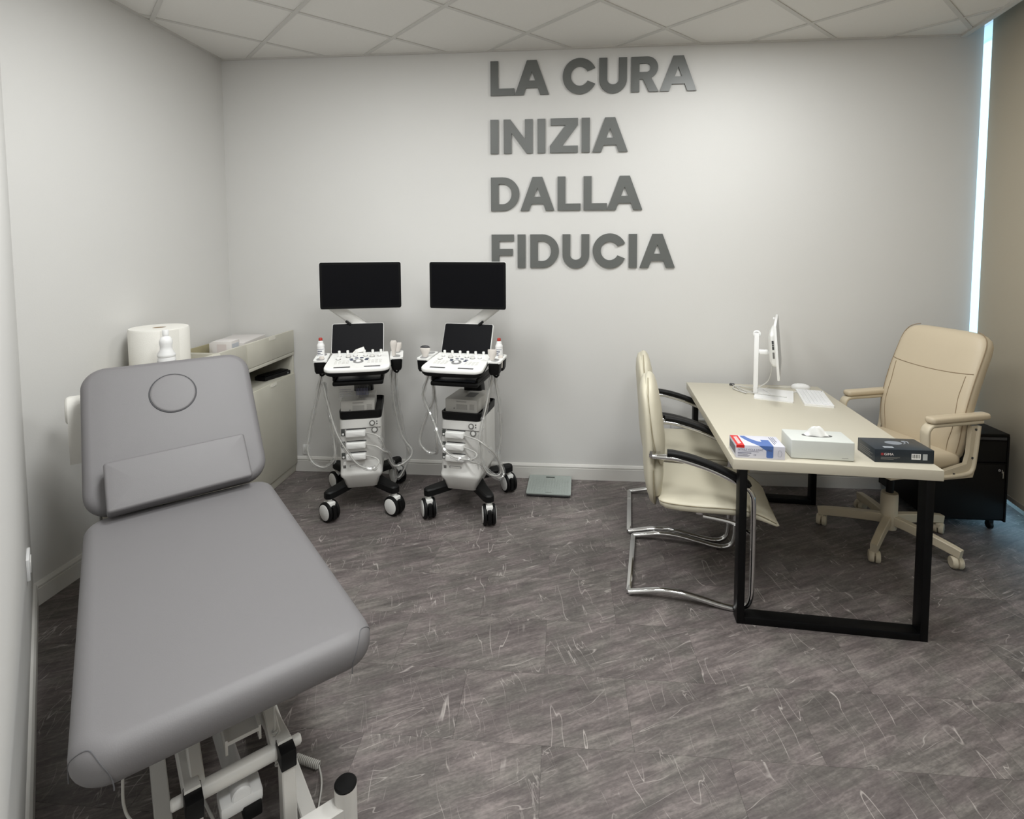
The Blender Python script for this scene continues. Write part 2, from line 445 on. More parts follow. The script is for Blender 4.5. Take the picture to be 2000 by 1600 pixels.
struct('trim_5', prism([(ce(YF), YF), (ce(4.4), 4.4), (blind_x(4.4)+.3, 4.4), (blind_x(YF)+.3, YF)], 3.12, 3.16), WALL, 'white top of the blind pocket', 'trim')

# ceiling light panels (four unseen grid cells; the last two added as front fill)
LED = mat('led_diffuser', (255, 255, 255), .6, emit=((253, 255, 253), 5.0))
places = {0: 'over the couch head', 1: 'over the desk', 2: 'beside the couch, unseen fill added for the machine fronts', 3: 'close to the camera, unseen fill added for the room front'}
for n, (i, j) in enumerate(PANEL_CELLS):
    c = ab(A0+.6*(i+.5), B0+.6*(j+.5))
    t = thing('ceiling_light_panel', 'square white light panel in the ceiling '+places[n], 'ceiling light', (c[0], c[1], H), math.degrees(GA), 'ceiling light panels')
    fr = .285
    obj('frame', join(*[bx(*q, -.004, .012) for q in ((-.288, .288, -.288, -.268), (-.288, .288, .268, .288), (-.288, -.268, -.268, .268), (.268, .288, -.268, .268))]), STEELW, t)
    obj('diffuser', bx(-.268, .268, -.268, .268, 0, .008), LED, t)
    ld = bpy.data.lights.new('panel_light', 'AREA'); ld.shape = 'SQUARE'; ld.size = .53; ld.energy = PANEL_WATTS; ld.color = (.985, 1, .985)
    lo_ = bpy.data.objects.new('panel_light', ld); COL.objects.link(lo_); lo_.parent = t; lo_.location = (0, 0, -.006)

# window front behind the blind
win = tag(bpy.data.objects.new('window_1', None), 'tall window front behind the beige roller blind', 'window', kind='structure'); COL.objects.link(win)
def wl(y, off): return (blind_x(y)+off, y)
def along(y0, y1, o0, o1, z0, z1): return prism([wl(y0, o0), wl(y0, o1), wl(y1, o1), wl(y1, o0)], z0, z1)
WFR = mat('window_frame_white', (225, 232, 232), .4)
obj('glass_pane', along(YF, 4.4, .172, .18, .07, 3.05), GLASS, win, smooth=0)
obj('window_sill_frame', along(YF, 4.4, .15, .205, -.004, .075), WFR, win, smooth=0)
obj('window_head_frame', along(YF, 4.4, .15, .205, 3.04, 3.12), WFR, win, smooth=0)
for y in (-.95, 1.0, 2.6, 3.93, 4.2): obj('window_mullion', along(y, y+.012 if y > 3 else y+.05, .155, .2, .075, 3.04), WFR, win, smooth=0)

bl = thing('roller_blind', 'beige fabric roller blind pulled down over the right-hand window', 'blind', (0, 0, 0))
ys = [YF+.05+(3.706-YF-.05)*k/40 for k in range(41)]
V, F = [], []
for y in ys:
    w = .004*math.sin(y*3.1)
    V += [(blind_x(y)+w, y, .165), (blind_x(y)+w, y, 3.05), (blind_x(y)+w+.0012, y, 3.05), (blind_x(y)+w+.0012, y, .165)]
for k in range(40):
    for e in range(4): F.append((4*k+e, 4*k+(e+1) % 4, 4*k+4+(e+1) % 4, 4*k+4+e))
F += [(0, 1, 2, 3), (163, 162, 161, 160)]
obj('fabric', (V, F), BLIND, bl)
obj('bottom_bar', prism([wl(YF+.05, -.008), wl(YF+.05, .009), wl(3.706, .009), wl(3.706, -.008)], .14, .168), mat('blind_bar', (142, 134, 122), .5), bl)
obj('roller_tube', sweep([(blind_x(YF+.03)+.02, YF+.03, 3.05), (blind_x(3.69)+.02, 3.69, 3.05)], circ(.03, 16)), RAIL, bl)

# ------------------------------------------------------------------ slogan letters on the back wall
def arc(cx, cy, rx, ry, a0, a1, n=18): return [(cx+rx*math.cos(R(a0+(a1-a0)*k/n)), cy+ry*math.sin(R(a0+(a1-a0)*k/n))) for k in range(n+1)]
def glyph(ch, w):
    s = .235
    if ch == 'I': return [[(0, 0), (w, 0), (w, 1), (0, 1)]]
    if ch == 'L': return [[(0, 0), (w, 0), (w, .2), (s, .2), (s, 1), (0, 1)]]
    if ch == 'F': return [[(0, 0), (s, 0), (s, .37), (w*.95, .37), (w*.95, .57), (s, .57), (s, .8), (w, .8), (w, 1), (0, 1)]]
    if ch == 'Z': return [[(0, 0), (w, 0), (w, .2), (w*.44, .2), (w, .8), (w, 1), (.02, 1), (.02, .8), (w*.56, .8), (0, .2)]]
    if ch == 'N': return [[(0, 0), (s, 0), (s, .6), (w-.19, 0), (w, 0), (w, 1), (w-s, 1), (w-s, .42), (.2, 1), (0, 1)]]
    if ch == 'A':
        al = w/2-.145; fw = .262
        ap = (w/2-fw)/al
        return [[(0, 0), (fw, 0), (fw+.2*al*.99, .2), (w-fw-.2*al*.99, .2), (w-fw, 0), (w, 0), (w-al, 1), (al, 1)],
                [(fw+.41*al, .41), (w-fw-.41*al, .41), (w/2, ap)]]
    if ch == 'U':
        r = w/2
        return [[(0, 1)]+arc(r, r-.02, r, r, 180, 360)+[(w, 1), (w-s, 1)]+arc(r, r-.02, r-s, r-s-.02, 360, 180)+[(s, 1)]]
    if ch == 'D':
        k = w-.5
        return [[(0, 0), (k, 0)]+arc(k, .5, .5, .5, -90, 90)+[(0, 1)], [(s, .2), (k, .2)]+arc(k, .5, .262, .3, -90, 90)+[(s, .8)]]
    if ch == 'C':
        rx = w/1.94*1.02; cx = rx
        return [arc(cx, .5, rx, .518, 26, 334, 40)+arc(cx, .5, rx-.24, .518-.24, 331, 29, 40)]
    if ch == 'R':
        return [[(0, 0), (s, 0), (s, .36), (.335, .36), (w-.275, 0), (w, 0), (.565, .41)]+arc(.46, .69, .305, .31, -68, 90, 18)+[(0, 1)],
                [(s, .565), (.44, .565)]+arc(.44, .685, .11, .12, -90, 90, 12)+[(s, .805)]]
TXT = [('LA CURA', 2.655, 'LACURA', [(-.486, -.324), (-.321, -.09), (.002, .218), (.244, .427), (.455, .635), (.643, .879)]),
       ('INIZIA', 2.266, 'INIZIA', [(-.489, -.433), (-.398, -.2), (-.168, -.114), (-.084, .104), (.129, .184), (.201, .436)]),
       ('DALLA', 1.878, 'DALLA', [(-.488, -.292), (-.285, -.053), (-.032, .124), (.144, .301), (.301, .536)]),
       ('FIDUCIA', 1.488, 'FIDUCIA', [(-.486, -.331), (-.306, -.251), (-.219, -.022), (.002, .184), (.207, .424), (.45, .504), (.522, .756)])]
LH = .228
ordn = ('first', 'second', 'third')
for word, z0, chars, xs in TXT:
    cnt = {}
    for ch, (x0, x1) in zip(chars, xs):
        cnt[ch] = cnt.get(ch, 0)+1
        g = curve_geo([[(x*LH, y*LH) for x, y in sp] for sp in glyph(ch, (x1-x0)/LH)], .006)
        xmn = min(v[0] for v in g[0]); xmx = max(v[0] for v in g[0])
        g = xf(g, Matrix.Diagonal(((x1-x0)/(xmx-xmn), 1, 1, 1)) @ T(-xmn, 0, 0))
        nth = (ordn[cnt[ch]-1]+' ') if chars.count(ch) > 1 else ''
        where = {'LA CURA': 'top line', 'INIZIA': 'second line', 'DALLA': 'third line', 'FIDUCIA': 'bottom line'}[word]
        o = obj('wall_letter', xf(g, RX(90)), LETTER, smooth=30, loc=(x0, YB-.0085, z0))
        tag(o, f'dark grey {nth}letter {ch} of {word} on the back wall, {where}', 'letter', 'slogan letters')

# ------------------------------------------------------------------ treatment couch
BED_A = -48.0
bed = thing('treatment_couch', 'grey padded treatment couch with raised headrest and white steel frame', 'couch', (-1.1717, 1.636, 0), BED_A)
st = obj('seat_cushion', xf(cushion(1.25, .664, .10, .085, .045, .006, n=10, es=7), T(.015, 0, .50)), VINYL, bed, smooth=60)
for s in (-1, 1):    # corner seams at the foot end
    cx, cy = .64-.085, s*(.332-.085); path = []
    for k in range(25):
        aa = math.pi*k/24; u = -math.cos(aa); ang = R(45+40*u); zz = .508+.083*math.sin(aa)
        rr = .085-(.045*(1-math.sqrt(max(0, 1-((zz-.555)/.045)**2))) if zz > .555 else 0)-.0003
        path.append((cx+rr*math.cos(ang), cy+s*rr*math.sin(ang), zz))
    obj('corner_seam', tube(path, .0014, 6), mat('vinyl_seam', (98, 98, 101), .6), st)
BT = 49.6
BM = T(-.6, 0, .625) @ RY(-(180-BT)) @ Matrix.Identity(4)
# back frame: local u along the rest (0 at hinge), v across, n = outward from the padded face
ub = Vector((-math.cos(R(BT)), 0, math.sin(R(BT)))); nb = Vector((math.sin(R(BT)), 0, math.cos(R(BT)))); vb = Vector((0, 1, 0))
BM = Matrix(((ub.x, vb.x, nb.x, -.6), (ub.y, vb.y, nb.y, 0), (ub.z, vb.z, nb.z, .625), (0, 0, 0, 1)))
bk = obj('back_cushion', xf(cushion(.66, .664, .075, .095, .032, .0, n=10, es=7), BM @ T(.312, 0, -.075)), VINYL, bed, smooth=60)
hol = [(.46+.094*math.cos(2*math.pi*k/40), .089*math.sin(2*math.pi*k/40)) for k in range(40)]
obj('face_hole_plug', xf(loft([[(.46+(x-.46)*f, y*f, z) for x, y in hol] for f, z in ((1, .0005), (.995, .003), (.97, .0045), (.9, .005), (.5, .0055), (.05, .0056))]), BM), VINYL, bk, smooth=60)
obj('face_hole_rim', xf(tube([(.46+.096*math.cos(2*math.pi*k/40), .091*math.sin(2*math.pi*k/40), .0008) for k in range(40)], .0028, 6, closed=True), BM), VINYL_D, bk)
obj('back_board', xf(bx(.02, .60, -.27, .27, -.10, -.074, .004), BM), STEELW, bed)
# frame under the seat
obj('top_frame', join(bar((-.57, -.22, .475), (.5, -.22, .475), .03, .05), bar((-.57, .22, .475), (.5, .22, .475), .03, .05),
                      bar((-.55, -.22, .475), (-.55, .22, .475), .03, .04), bar((.15, -.22, .475), (.15, .22, .475), .03, .04)), STEELW, bed)
for s in (-1, 1):
    cp = (.535, s*.107, .30)
    lo = obj('lower_arm', bar((-.28, s*.107, .10), cp, .036, .05), STEELW, bed)
    obj('strut_post', bar((.545, s*.107, .06), (.535, s*.107, .30), .034, .05, up=(1, 0, 0)), STEELW, bed)
    obj('end_cap', bx(.507, .567, s*.107-.0195, s*.107+.0195, .27, .318, .003), BLACKP, bed)
    obj('upper_arm', bar((.50, s*.092, .285), (.02, s*.092, .455), .03, .045), STEELW, bed)
    obj('pivot_pin', cyl(.014, .03, (.505, s*.138, .285), 'Y', 16, .004), STEELW, bed)
obj('cross_tube', cyl(.021, .19, (.505, 0, .285), 'Y', 20), STEELW, bed)
ap = obj('actuator_plate', join(bx(.12, .47, -.02, .055, .335, .345), bx(.12, .14, -.09, .055, .30, .40)), STEELW, bed)
obj('plate_edge', join(bx(.12, .47, -.026, -.02, .31, .35), bx(.12, .47, .055, .061, .31, .35)), STEELW, ap)
obj('cross_plate', bx(.25, .29, -.085, .085, .365, .415, .003), STEELW, bed)
act = obj('actuator', join(xf(cyl(.024, .34, (0, 0, 0), 'X', 16, .004), T(.36, .0, .19) @ RY(-12)), bx(.46, .53, -.05, .05, .19, .225, .008)), WPLAST, bed)
obj('actuator_plug', bx(.50, .54, -.0, .045, .165, .20, .004), BLACKP, act)
obj('base_rail', join(bar((-.45, -.16, .06), (.63, -.16, .06), .04, .05), bar((-.45, .16, .06), (.63, .16, .06), .04, .05)), STEELW, bed)
for x, nm in ((.63, 'foot_beam'), (-.45, 'foot_beam')):
    fb = obj(nm, join(bar((x, -.235, .13), (x, .235, .13), .05, .06), bx(x-.02, x+.02, -.18, -.14, .03, .13), bx(x-.02, x+.02, .14, .18, .03, .13)), STEELW, bed)
    for s in (-1, 1):
        ft = obj('foot_post', cyl(.029, .19, (x, s*.232, .105), 'Z', 24), STEELW, fb if False else bed)
        obj('post_cap', lathe([(.029, 0), (.0295, .004), (.026, .008), (0, .009)], 24, (x, s*.232, .2)), BLACKP, ft)
        obj('foot_pad', cyl(.024, .01, (x, s*.232, .005), 'Z', 20), BLACKP, ft)
def coil(p, q, r, turns, rr):
    p, q = Vector(p), Vector(q); d = (q-p); u = d.cross(Vector((0, 0, 1))); u = u.normalized() if u.length > 1e-4 else Vector((1, 0, 0)); w = d.normalized().cross(u)
    n = turns*10
    return tube([p+d*(k/n)+(u*math.cos(2*math.pi*k/10)+w*math.sin(2*math.pi*k/10))*r for k in range(n+1)], rr, 5)
obj('hand_control_cable', join(tube([(.50, .088, .48), (.488, .092, .40), (.487, .092, .33)], .0026, 6, sub=5), coil((.487, .092, .33), (.475, .10, .21), .0075, 9, .0026),
    tube([(.475, .10, .21), (.40, .15, .08), (.30, .19, .03), (.275, .195, .018)], .0026, 6, sub=5), coil((.275, .195, .018), (.345, .245, .016), .0095, 13, .003), tube([(.345, .245, .016), (.385, .24, .008), (.42, .228, .006), (.48, .20, .006), (.58, .17, .02)], .0026, 6, sub=5)), CABLE, bed)
obj('power_cable', tube([(.30, -.08, .44), (.36, -.10, .28), (.46, -.06, .15), (.55, .0, .05), (.66, .03, .012), (.8, .02, .006)], .0038, 6, sub=6), CABLE, bed)
obj('mains_cable', tube([(.47, -.235, .48), (.49, -.241, .40), (.49, -.241, .33), (.505, -.222, .285), (.54, -.15, .18), (.60, -.06, .08), (.7, .0, .02)], .0032, 6, sub=6), CABLE, bed)
obj('looped_cable', tube([(.58, -.07, .03), (.55, .0, .14), (.57, .07, .05), (.66, .06, .01)], .0038, 6, sub=6), CABLE, bed)

pl = xf(cushion(.205, .505, .062, .012, .010, .004, n=4, es=4), T(0, 0, 0))
pil = obj('flat_cushion', xf(pl, T(-.573, -.008, .727) @ Matrix(((ub.x, vb.x, nb.x, 0), (ub.y, vb.y, nb.y, 0), (ub.z, vb.z, nb.z, 0), (0, 0, 0, 1))) @ RZ(-1.5) @ RY(2) @ T(0, 0, -.062)), VINYL, smooth=55)
pil.location = bed.location; pil.rotation_euler = bed.rotation_euler
tag(pil, 'flat grey vinyl cushion leaning on the couch backrest', 'cushion')

# ------------------------------------------------------------------ cabinets along the left wall
def cabinet(y0, y1, label):
    t = thing('tray_cabinet', label, 'cabinet', (-2.155, (y0+y1)/2, 0), 0, 'grey cabinets with open tray tops')
    w = (y1-y0)/2; d = .23; th = .016; e = .0015
    def P(name, g, m=CABM, par=t): return obj(name, g, m, par, smooth=25)
    P('plinth', bx(-d+.01, d-.012, -w+e, w-e, .002, .062, .002))
    P('side_panel', bx(-d, d-.004, -w+e, -w+th, .06, .985, .0015)); P('side_panel', bx(-d, d-.004, w-th, w-e, .06, .985, .0015))
    P('back_panel', bx(-d, -d+.012, -w+th, w-th, .06, .985), CABI)
    P('bottom_panel', bx(-d+.012, d-.004, -w+th, w-th, .062, .078))
    P('shelf', bx(-d+.012, d-.006, -w+th, w-th, .716, .732)); P('rail', bx(-d+.012, d-.0, -w+e, w-e, .862, .884, .0015))
    P('tray_bottom', bx(-d+.012, d-.018, -w+th, w-th, .885, .892), CABI)
    dr = P('drawer_front', bx(d-.016, d+.002, -w+e+.001, w-e-.001, .886, 1.042, .002))
    def pull(zt, par):
        g = prism(rrect(.078, .021, .0095, 5), -.002, .0035)
        obj('handle', xf(g, T(d+.0, 0, zt-.013) @ RZ(90) @ RX(90)), mat('handle_lit_pale', (238, 235, 224), .45), par)  # bright colour paints the light caught inside the cut-out pull
    pull(1.042, dr)
    do = P('door', bx(d-.016, d+.002, -w+e+.001, w-e-.001, .068, .728, .002)); pull(.728, do)
    return t
cabinet(3.138, 3.722, 'grey-beige tray-top cabinet in the room corner')
cabinet(2.548, 3.132, 'grey-beige tray-top cabinet holding the big paper roll')
BOXW = mat('box_white', (222, 218, 216), .6)
b1 = obj('tall_carton', join(bx(-.06, .06, -.05, .05, 0, .158, .002)), BOXW, loc=(-2.12, 3.235, .892), rotz=R(4)); tag(b1, 'white carton standing in the corner cabinet tray', 'box')
obj('print_band', bx(-.03, .03, -.0505, -.05, .07, .14), mat('pale_pink_print', (216, 206, 204), .6), b1)
obj('side_print', bx(.06, .0604, -.04, .04, .06, .14), mat('pale_blue_print', (200, 204, 212), .6), b1)
b2 = obj('flat_carton', bx(-.11, .11, -.17, .17, 0, .05, .002), mat('pale_blue_carton', (196, 202, 214), .6), loc=(-2.19, 3.49, 1.03-.012), rotz=R(-22)); tag(b2, 'flat pale blue carton lying across the corner cabinet tray', 'box')
b2.location = (-2.215, 3.52, .892); obj('lid', bx(-.112, .112, -.172, .172, .05, .118, .002), BOXW, b2); b2.rotation_euler = (0, 0, R(8))
vb_ = thing('flat_device', 'flat black device on the open shelf of the corner cabinet', 'device', (-2.005, 3.572, .732), -14)
obj('body', bx(-.045, .045, -.12, .12, 0, .028, .004), BLACKP, vb_); obj('top_ridge', bx(-.035, .035, -.11, .11, .028, .036, .003), BLACKS, vb_)
obj('button', cyl(.006, .004, (.046, .09, .014), 'X', 12), mat('steel_grey', (150, 152, 154), .3, metal=.8), vb_)

rl = thing('paper_towel_roll', 'large white paper roll standing on the left cabinet', 'paper roll', (-2.222, 2.803, .892), 20)
rp = [(.032, 0), (.140, 0), (.144, .004), (.1445, .297), (.140, .306), (.035, .306), (.032, .302), (.032, 0)]
obj('paper', lathe(rp, 48), PAPER, rl); obj('core', join(lathe([(.0325, .002), (.0325, .304), (.0285, .304), (.0285, .002), (.0325, .002)], 24)), mat('cardboard', (170, 152, 128), .8), rl)
obj('loose_end', sweep([(.1452*math.cos(R(a)), .1452*math.sin(R(a)), .152) for a in range(-70, -30, 4)], rect(.0012, .30), up=(0, 0, 1)), PAPER, rl)

def spray(loc):
    t = thing('squeeze_bottle', 'white squeeze bottle in front of the large paper roll', 'bottle', loc)
    obj('body', lathe([(.035, 0), (.040, .004), (.040, .185), (.038, .192), (.0405, .197), (.0405, .207), (.028, .228), (.027, .245), (.0295, .262), (.0295, .275), (.022, .292), (.013, .298), (.013, .303)], 28), WPLAST, t)
    obj('cap', lathe([(.0145, .303), (.0145, .328), (.013, .330), (0, .330)], 20), WPLAST, t)
    obj('print_label', lathe([(.0402, .06), (.0405, .061), (.0405, .175), (.0402, .176)], 28), mat('label_grey', (206, 206, 208), .6), t)
spray((-2.003, 2.568, .892))

# paper roll on its bar behind the couch backrest
wr = thing('couch_paper_roll', 'white paper roll hanging behind the couch backrest with a loose sheet', 'paper roll', bed.location, BED_A)
rc = (-1.115, 0, .912)
obj('paper', xf(lathe([(.018, -.392), (.050, -.392), (.058, -.387), (.062, -.376), (.062, .18), (.058, .19), (.018, .192), (.018, -.392)], 40, (0, 0, 0), 'Y'), T(*rc)), PAPER, wr, smooth=50)
obj('hanging_sheet', xf(sweep([(.0625*math.cos(R(a)), -.1, .0625*math.sin(R(a))) for a in (70, 50, 30, 10)]+[(.0625, -.1, -.05), (.061, -.1, -.12), (.058, -.1, -.185), (.054, -.1, -.232)], rect(.566, .0012), up=(1, 0, .02)), T(*rc)), PAPER, wr)
obj('roll_bar', join(xf(cyl(.010, .62, (0, -.06, 0), 'Y', 14), T(*rc)), bar((-1.115, .215, .912), (-.93, .215, .845), .02, .012), bar((-1.115, .238, .912), (-.95, .238, .87), .008, .012)), STEELW, bed)

# ------------------------------------------------------------------ ultrasound machines
def caster(parent, x, y, yaw, r=.059):
    c = obj('caster', xf(join(cyl(.016, .022, (0, 0, .128), 'Z', 14), bx(-.021, .021, -.035, .03, .072, .118, .006)), T(x, y, 0) @ RZ(yaw)), MACHW, parent)
    fork = xf(join(bx(-.012, .012, -.058, .02, .02, .10, .006)), T(x, y, 0) @ RZ(yaw))
    obj('brake_pedal', fork, BLACKP, c)
    for s in (-1, 1):
        w = xf(lathe([(.03, -.011), (r-.006, -.011), (r, -.006), (r, .006), (r-.006, .011), (.03, .011)], 30, (s*.026, 0, r), 'X'), T(x, y, 0) @ RZ(yaw))
        obj('wheel', w, BLACKP, c)
        dk = xf(lathe([(r*.80, -.002), (r*.80, .001), (r*.74, .0028), (0, .003)], 30, (0, 0, 0), 'Z'), T(x, y, 0) @ RZ(yaw) @ T(s*.0375, 0, r) @ RY(90*s))
        obj('wheel_disc', dk, MACHW, c)
def round_plate(poly_top, poly_bot, z0, z1): return loft([[(x, y, z0) for x, y in poly_bot], [(x, y, z1) for x, y in poly_top]])
def machine(loc, rot, label, arm_side, cyaw, sub_dx, probe_specs):
    t = thing('ultrasound_machine', label, 'ultrasound machine', loc, rot, 'ultrasound machines by the back wall')
    # base
    for (x, y), yw in zip(((-.185, -.255), (.195, -.255), (-.195, .20), (.205, .19)), cyaw):
        leg = [(0+.0, 0, 0)]
        dx, dy = x, y; L = math.hypot(dx, dy); a = math.degrees(math.atan2(dy, dx))
        g = [(-.0, -.055), (L*.6, -.038), (L-.01, -.032), (L+.018, -.024), (L+.028, 0), (L+.018, .024), (L-.01, .032), (L*.6, .038), (0, .055)]
        gg = loft([[(px, py, z+(.0 if px > L*.5 else .02)) for px, py in g] for z in (.138, .172)]+[[(px*.98, py*.8, .18+(.0 if px > L*.5 else .02)) for px, py in g]])
        obj('base_leg', xf(gg, RZ(a)), BLACKP, t)
        caster(t, x, y, yw)
    # body
    def rr(w, d0, d1, r, z): return [(x, y-(d0+d1)/2, z) for x, y in rrect(w, d1-d0, r, 5)]
    body = loft([rr(.165, -.12, .17, .02, .150), rr(.185, -.14, .19, .02, .160), rr(.215, -.15, .205, .022, .215), rr(.248, -.16, .216, .022, .240), rr(.25, -.16, .216, .022, .258),
                 rr(.25, -.16, .196, .022, .275), rr(.25, -.16, .190, .022, .45), rr(.25, -.16, .186, .022, .575), rr(.246, -.16, .182, .022, .582)])
    bo = obj('body', body, MACHG, t, smooth=50)
    obj('front_seam', bx(-.118, .118, -.1905, -.186, .527, .5295), MACHD, bo)
    obj('lower_recess', xf(prism(rrect(.232, .235, .02, 4), 0, .0012), T(0, -.193, .405) @ RX(90)), mat('machine_panel', (212, 211, 208), .42), bo)
    for x, z, r in ((.068, .556, .0115), (.082, .515, .013)):
        ring = xf(lathe([(r, 0), (r*1.5, .001), (r*1.45, .004), (r*1.05, .004), (r, .002)], 24), T(x, -.189 if z > .53 else -.1943, z) @ RX(90)); k = obj('button_ring', ring, MACHD, bo)
        obj('button', xf(lathe([(r, 0), (r*.95, .003), (0, .0035)], 20), T(x, -.190 if z > .53 else -.1953, z) @ RX(90)), MACHW, k)
    for z in (.565, .549): obj('indicator', xf(cyl(.0035, .003, (0, 0, 0), 'Z', 10), T(.096, -.1885, z) @ RX(90)), DGREY, bo)
    zs = (.505, .432, .362)
    for z in zs:
        p = obj('probe_socket', bx(-.115, -.093, -.199, -.188, z-.017, z+.021, .003), mat('socket_dark', (74, 76, 74), .5), bo)
        obj('latch', bx(-.110, -.098, -.203, -.196, z-.012, z-.0, .002), MACHW, p)
        cn = obj('probe_connector', xf(loft([[(x*f, y*f, zz) for x, y in rrect(.118, .036, .008, 4)] for f, zz in ((1, 0), (1, .03), (.96, .036), (.85, .038))]), T(-.028, -.192, z) @ RX(90)), MACHW, bo)
        obj('connector_slot', bx(-.084, .032, -.199, -.188, z+.0185, z+.022, .001), DGREY, cn)  # dark slot line along the connector's top edge
    obj('card_slot', bx(-.07, .005, -.1955, -.190, .286, .304, .001), MACHD, bo); obj('card_door', bx(-.066, .001, -.197, -.192, .289, .301, .001), MACHG, bo)
    obj('port', bx(-.108, -.09, -.1965, -.190, .285, .305, .002), MACHD, bo)
    # black tray on top of the body and the column
    tr = loft([rr(.235, -.16, .172, .03, .578), rr(.25, -.165, .188, .03, .590), rr(.255, -.165, .190, .03, .632), rr(.24, -.16, .178, .03, .634), rr(.236, -.155, .174, .03, .612), rr(.05, -.05, .05, .01, .606)])
    obj('printer_tray', tr, BLACKP, t, smooth=50)
    colm = loft([[(x, y+dy, z) for x, y in rrect(w, d, .02, 4)] for w, d, dy, z in ((.13, .10, .115, .60), (.12, .10, .10, .72), (.11, .10, .06, .86), (.11, .12, .02, .925))])
    obj('column', colm, BLACKS, t, smooth=50)
    # keyboard tray under the console
    kt = obj('pull_out_tray', join(bx(-.145, .145, -.305, -.02, .822, .85, .010, 3), bx(-.145, -.13, -.29, -.02, .848, .874, .006), bx(.13, .145, -.29, -.02, .848, .874, .006)), BLACKP, t, smooth=50)
    obj('tray_mat', bx(-.125, .125, -.285, -.04, .850, .853, .001), mat('tray_mat', (58, 62, 76), .35), kt)
    obj('tray_bracket', join(bx(-.06, .06, -.2, .06, .80, .823, .004), bar((-.15, -.15, .84), (-.19, -.12, .90), .02, .02)), BLACKP, t)
    # console
    def con(sc_, z0, yo=0.):
        pts = [(-.168, -.085), (.168, -.085), (.176, -.16), (.186, -.30)]+arc(.136, -.325, .05, .045, 0, -90, 6)+[(.05, -.374), (-.05, -.374)]+arc(-.136, -.325, .05, .045, -90, -180, 6)+[(-.186, -.30), (-.176, -.16)]
        return [(x*sc_, -.22+(y+.22)*sc_, z0+(-.22-(y))*(-.14)*1.0) for x, y in pts]
    def con_z(y): return .958+(y+.22)*.14
    base = [(con(.94, .915)), con(.985, .925), con(.985, .938)]
    obj('console_underside', loft(base), BLACKP, t, smooth=50)
    cs = obj('console', loft([con(.99, .938), con(1.0, .942), con(1.0, .954), con(.985, .958)]), MACHW, t, smooth=50)
    for s in (-1, 1):
        obj('palm_slot', xf(bx(-.046, .046, -.0065, .0065, 0, .0014, .0005), T(s*.085, -.338, con_z(-.338)) @ RX(8)), DGREY, cs)
    zt = con_z(-.255)
    tb = obj('trackball_ring', xf(lathe([(.018, 0), (.030, 0), (.029, .005), (.021, .006), (.018, .003)], 28), T(0, -.25, con_z(-.25)) @ RX(8)), mat('ring_grey', (160, 160, 162), .3, metal=.5), cs)
    obj('trackball', xf(lathe([(.017, 0), (.017, .002), (.012, .009), (.006, .0115), (0, .012)], 24), T(0, -.25, con_z(-.25)) @ RX(8)), MACHW, tb)
    for k in range(6):
        x = -.125+.05*k; obj('paddle_knob', xf(cyl(.008, .022, (0, 0, .011), 'Z', 14, .002), T(x, -.105, con_z(-.105)) @ RX(8)), MACHW, cs)
    kn = [(-.12, -.20, .012, 0), (-.118, -.15, .009, 0), (-.065, -.165, .013, 1), (-.025, -.15, .011, 0), (.035, -.155, .011, 0), (.075, -.17, .013, 1), (.118, -.165, .009, 0)]
    for x, y, r, dk in kn:
        k = obj('knob', xf(lathe([(r, 0), (r, .012), (r*.9, .014), (0, .014)], 18), T(x, y, con_z(y)) @ RX(8)), MACHW if not dk else MACHG, cs)
        obj('knob_ring', xf(lathe([(r*1.25, 0), (r*1.25, .0015), (r, .002)], 18), T(x, y, con_z(y)) @ RX(8)), MACHD, k)
    for x, y in ((-.045, -.205), (-.015, -.19), (.015, -.19), (.048, -.205), (-.04, -.225), (.045, -.225)):
        obj('oval_key', xf(prism([(px*.011, py*.006) for px, py in circ(1, 12)], 0, .003), T(x, y, con_z(y)) @ RX(8)), mat('key_blue_grey', (70, 76, 96), .4), cs)
    for s in (-1, 1):
        for i in range(3):
            for j in range(4):
                x = s*(.062+.022*j); y = -.235-.02*i
                if abs(x) > .15: continue
                obj('small_key', xf(bx(-.0075, .0075, -.0055, .0055, 0, .0025, .001, 1), T(x, y, con_z(y)) @ RX(8)), MACHG, cs)
    # probe holders on both sides
    for s in (-1, 1):
        wing = obj('holder_wing', join(xf(prism(rrect(.078, .19, .022, 5), 0, .012), T(s*.222, -.145, .957) @ RX(3))), MACHW, t, smooth=50)
        for y in (-.20, -.09):
            obj('cup', loft([[(s*.222+x*f, y+yy*f, z) for x, yy in rrect(.07, .085, .02, 4)] for f, z in ((.72, .885), (.9, .90), (1, .956))]), BLACKP, wing)
            obj('cup_opening', xf(prism(rrect(.044, .055, .018, 4), 0, .0012), T(s*.222, y, .9695+.001*(y < -.15)*0+(y+.145)*.052) @ RX(3)), mat('cup_inside', (150, 150, 150), .6), wing)
        obj('cable_hook', tube([(s*.19, -.14, .90), (s*.20, -.16, .875), (s*.222, -.17, .86), (s*.235, -.16, .875)], .006, 8, sub=4), BLACKP, t)
    # touch screen
    tp = Vector((0, -.0, 1.148)); bt = Vector((0, -.085, .975)); up = (tp-bt).normalized(); nn = Vector((0, -up.z, up.y)); cc = (tp+bt)/2
    SM = Matrix(((1, up.x, nn.x, sub_dx), (0, up.y, nn.y, cc.y), (0, up.z, nn.z, cc.z), (0, 0, 0, 1)))
    ts = obj('touch_screen', xf(loft([[(x*f, y*f, z) for x, y in rrect(.318, .196, .012, 4)] for f, z in ((.94, -.026), (1, -.018), (1, -.004), (.995, -.001))]), SM), MACHW, t, smooth=50)
    obj('touch_glass', xf(prism(rrect(.312, .190, .010, 4), -.001, .0008), SM), SCREEN, ts)
    # monitor on its arm
    mz, md = 1.395, -.055
    MM = T(.008, md, mz) @ RX(90)
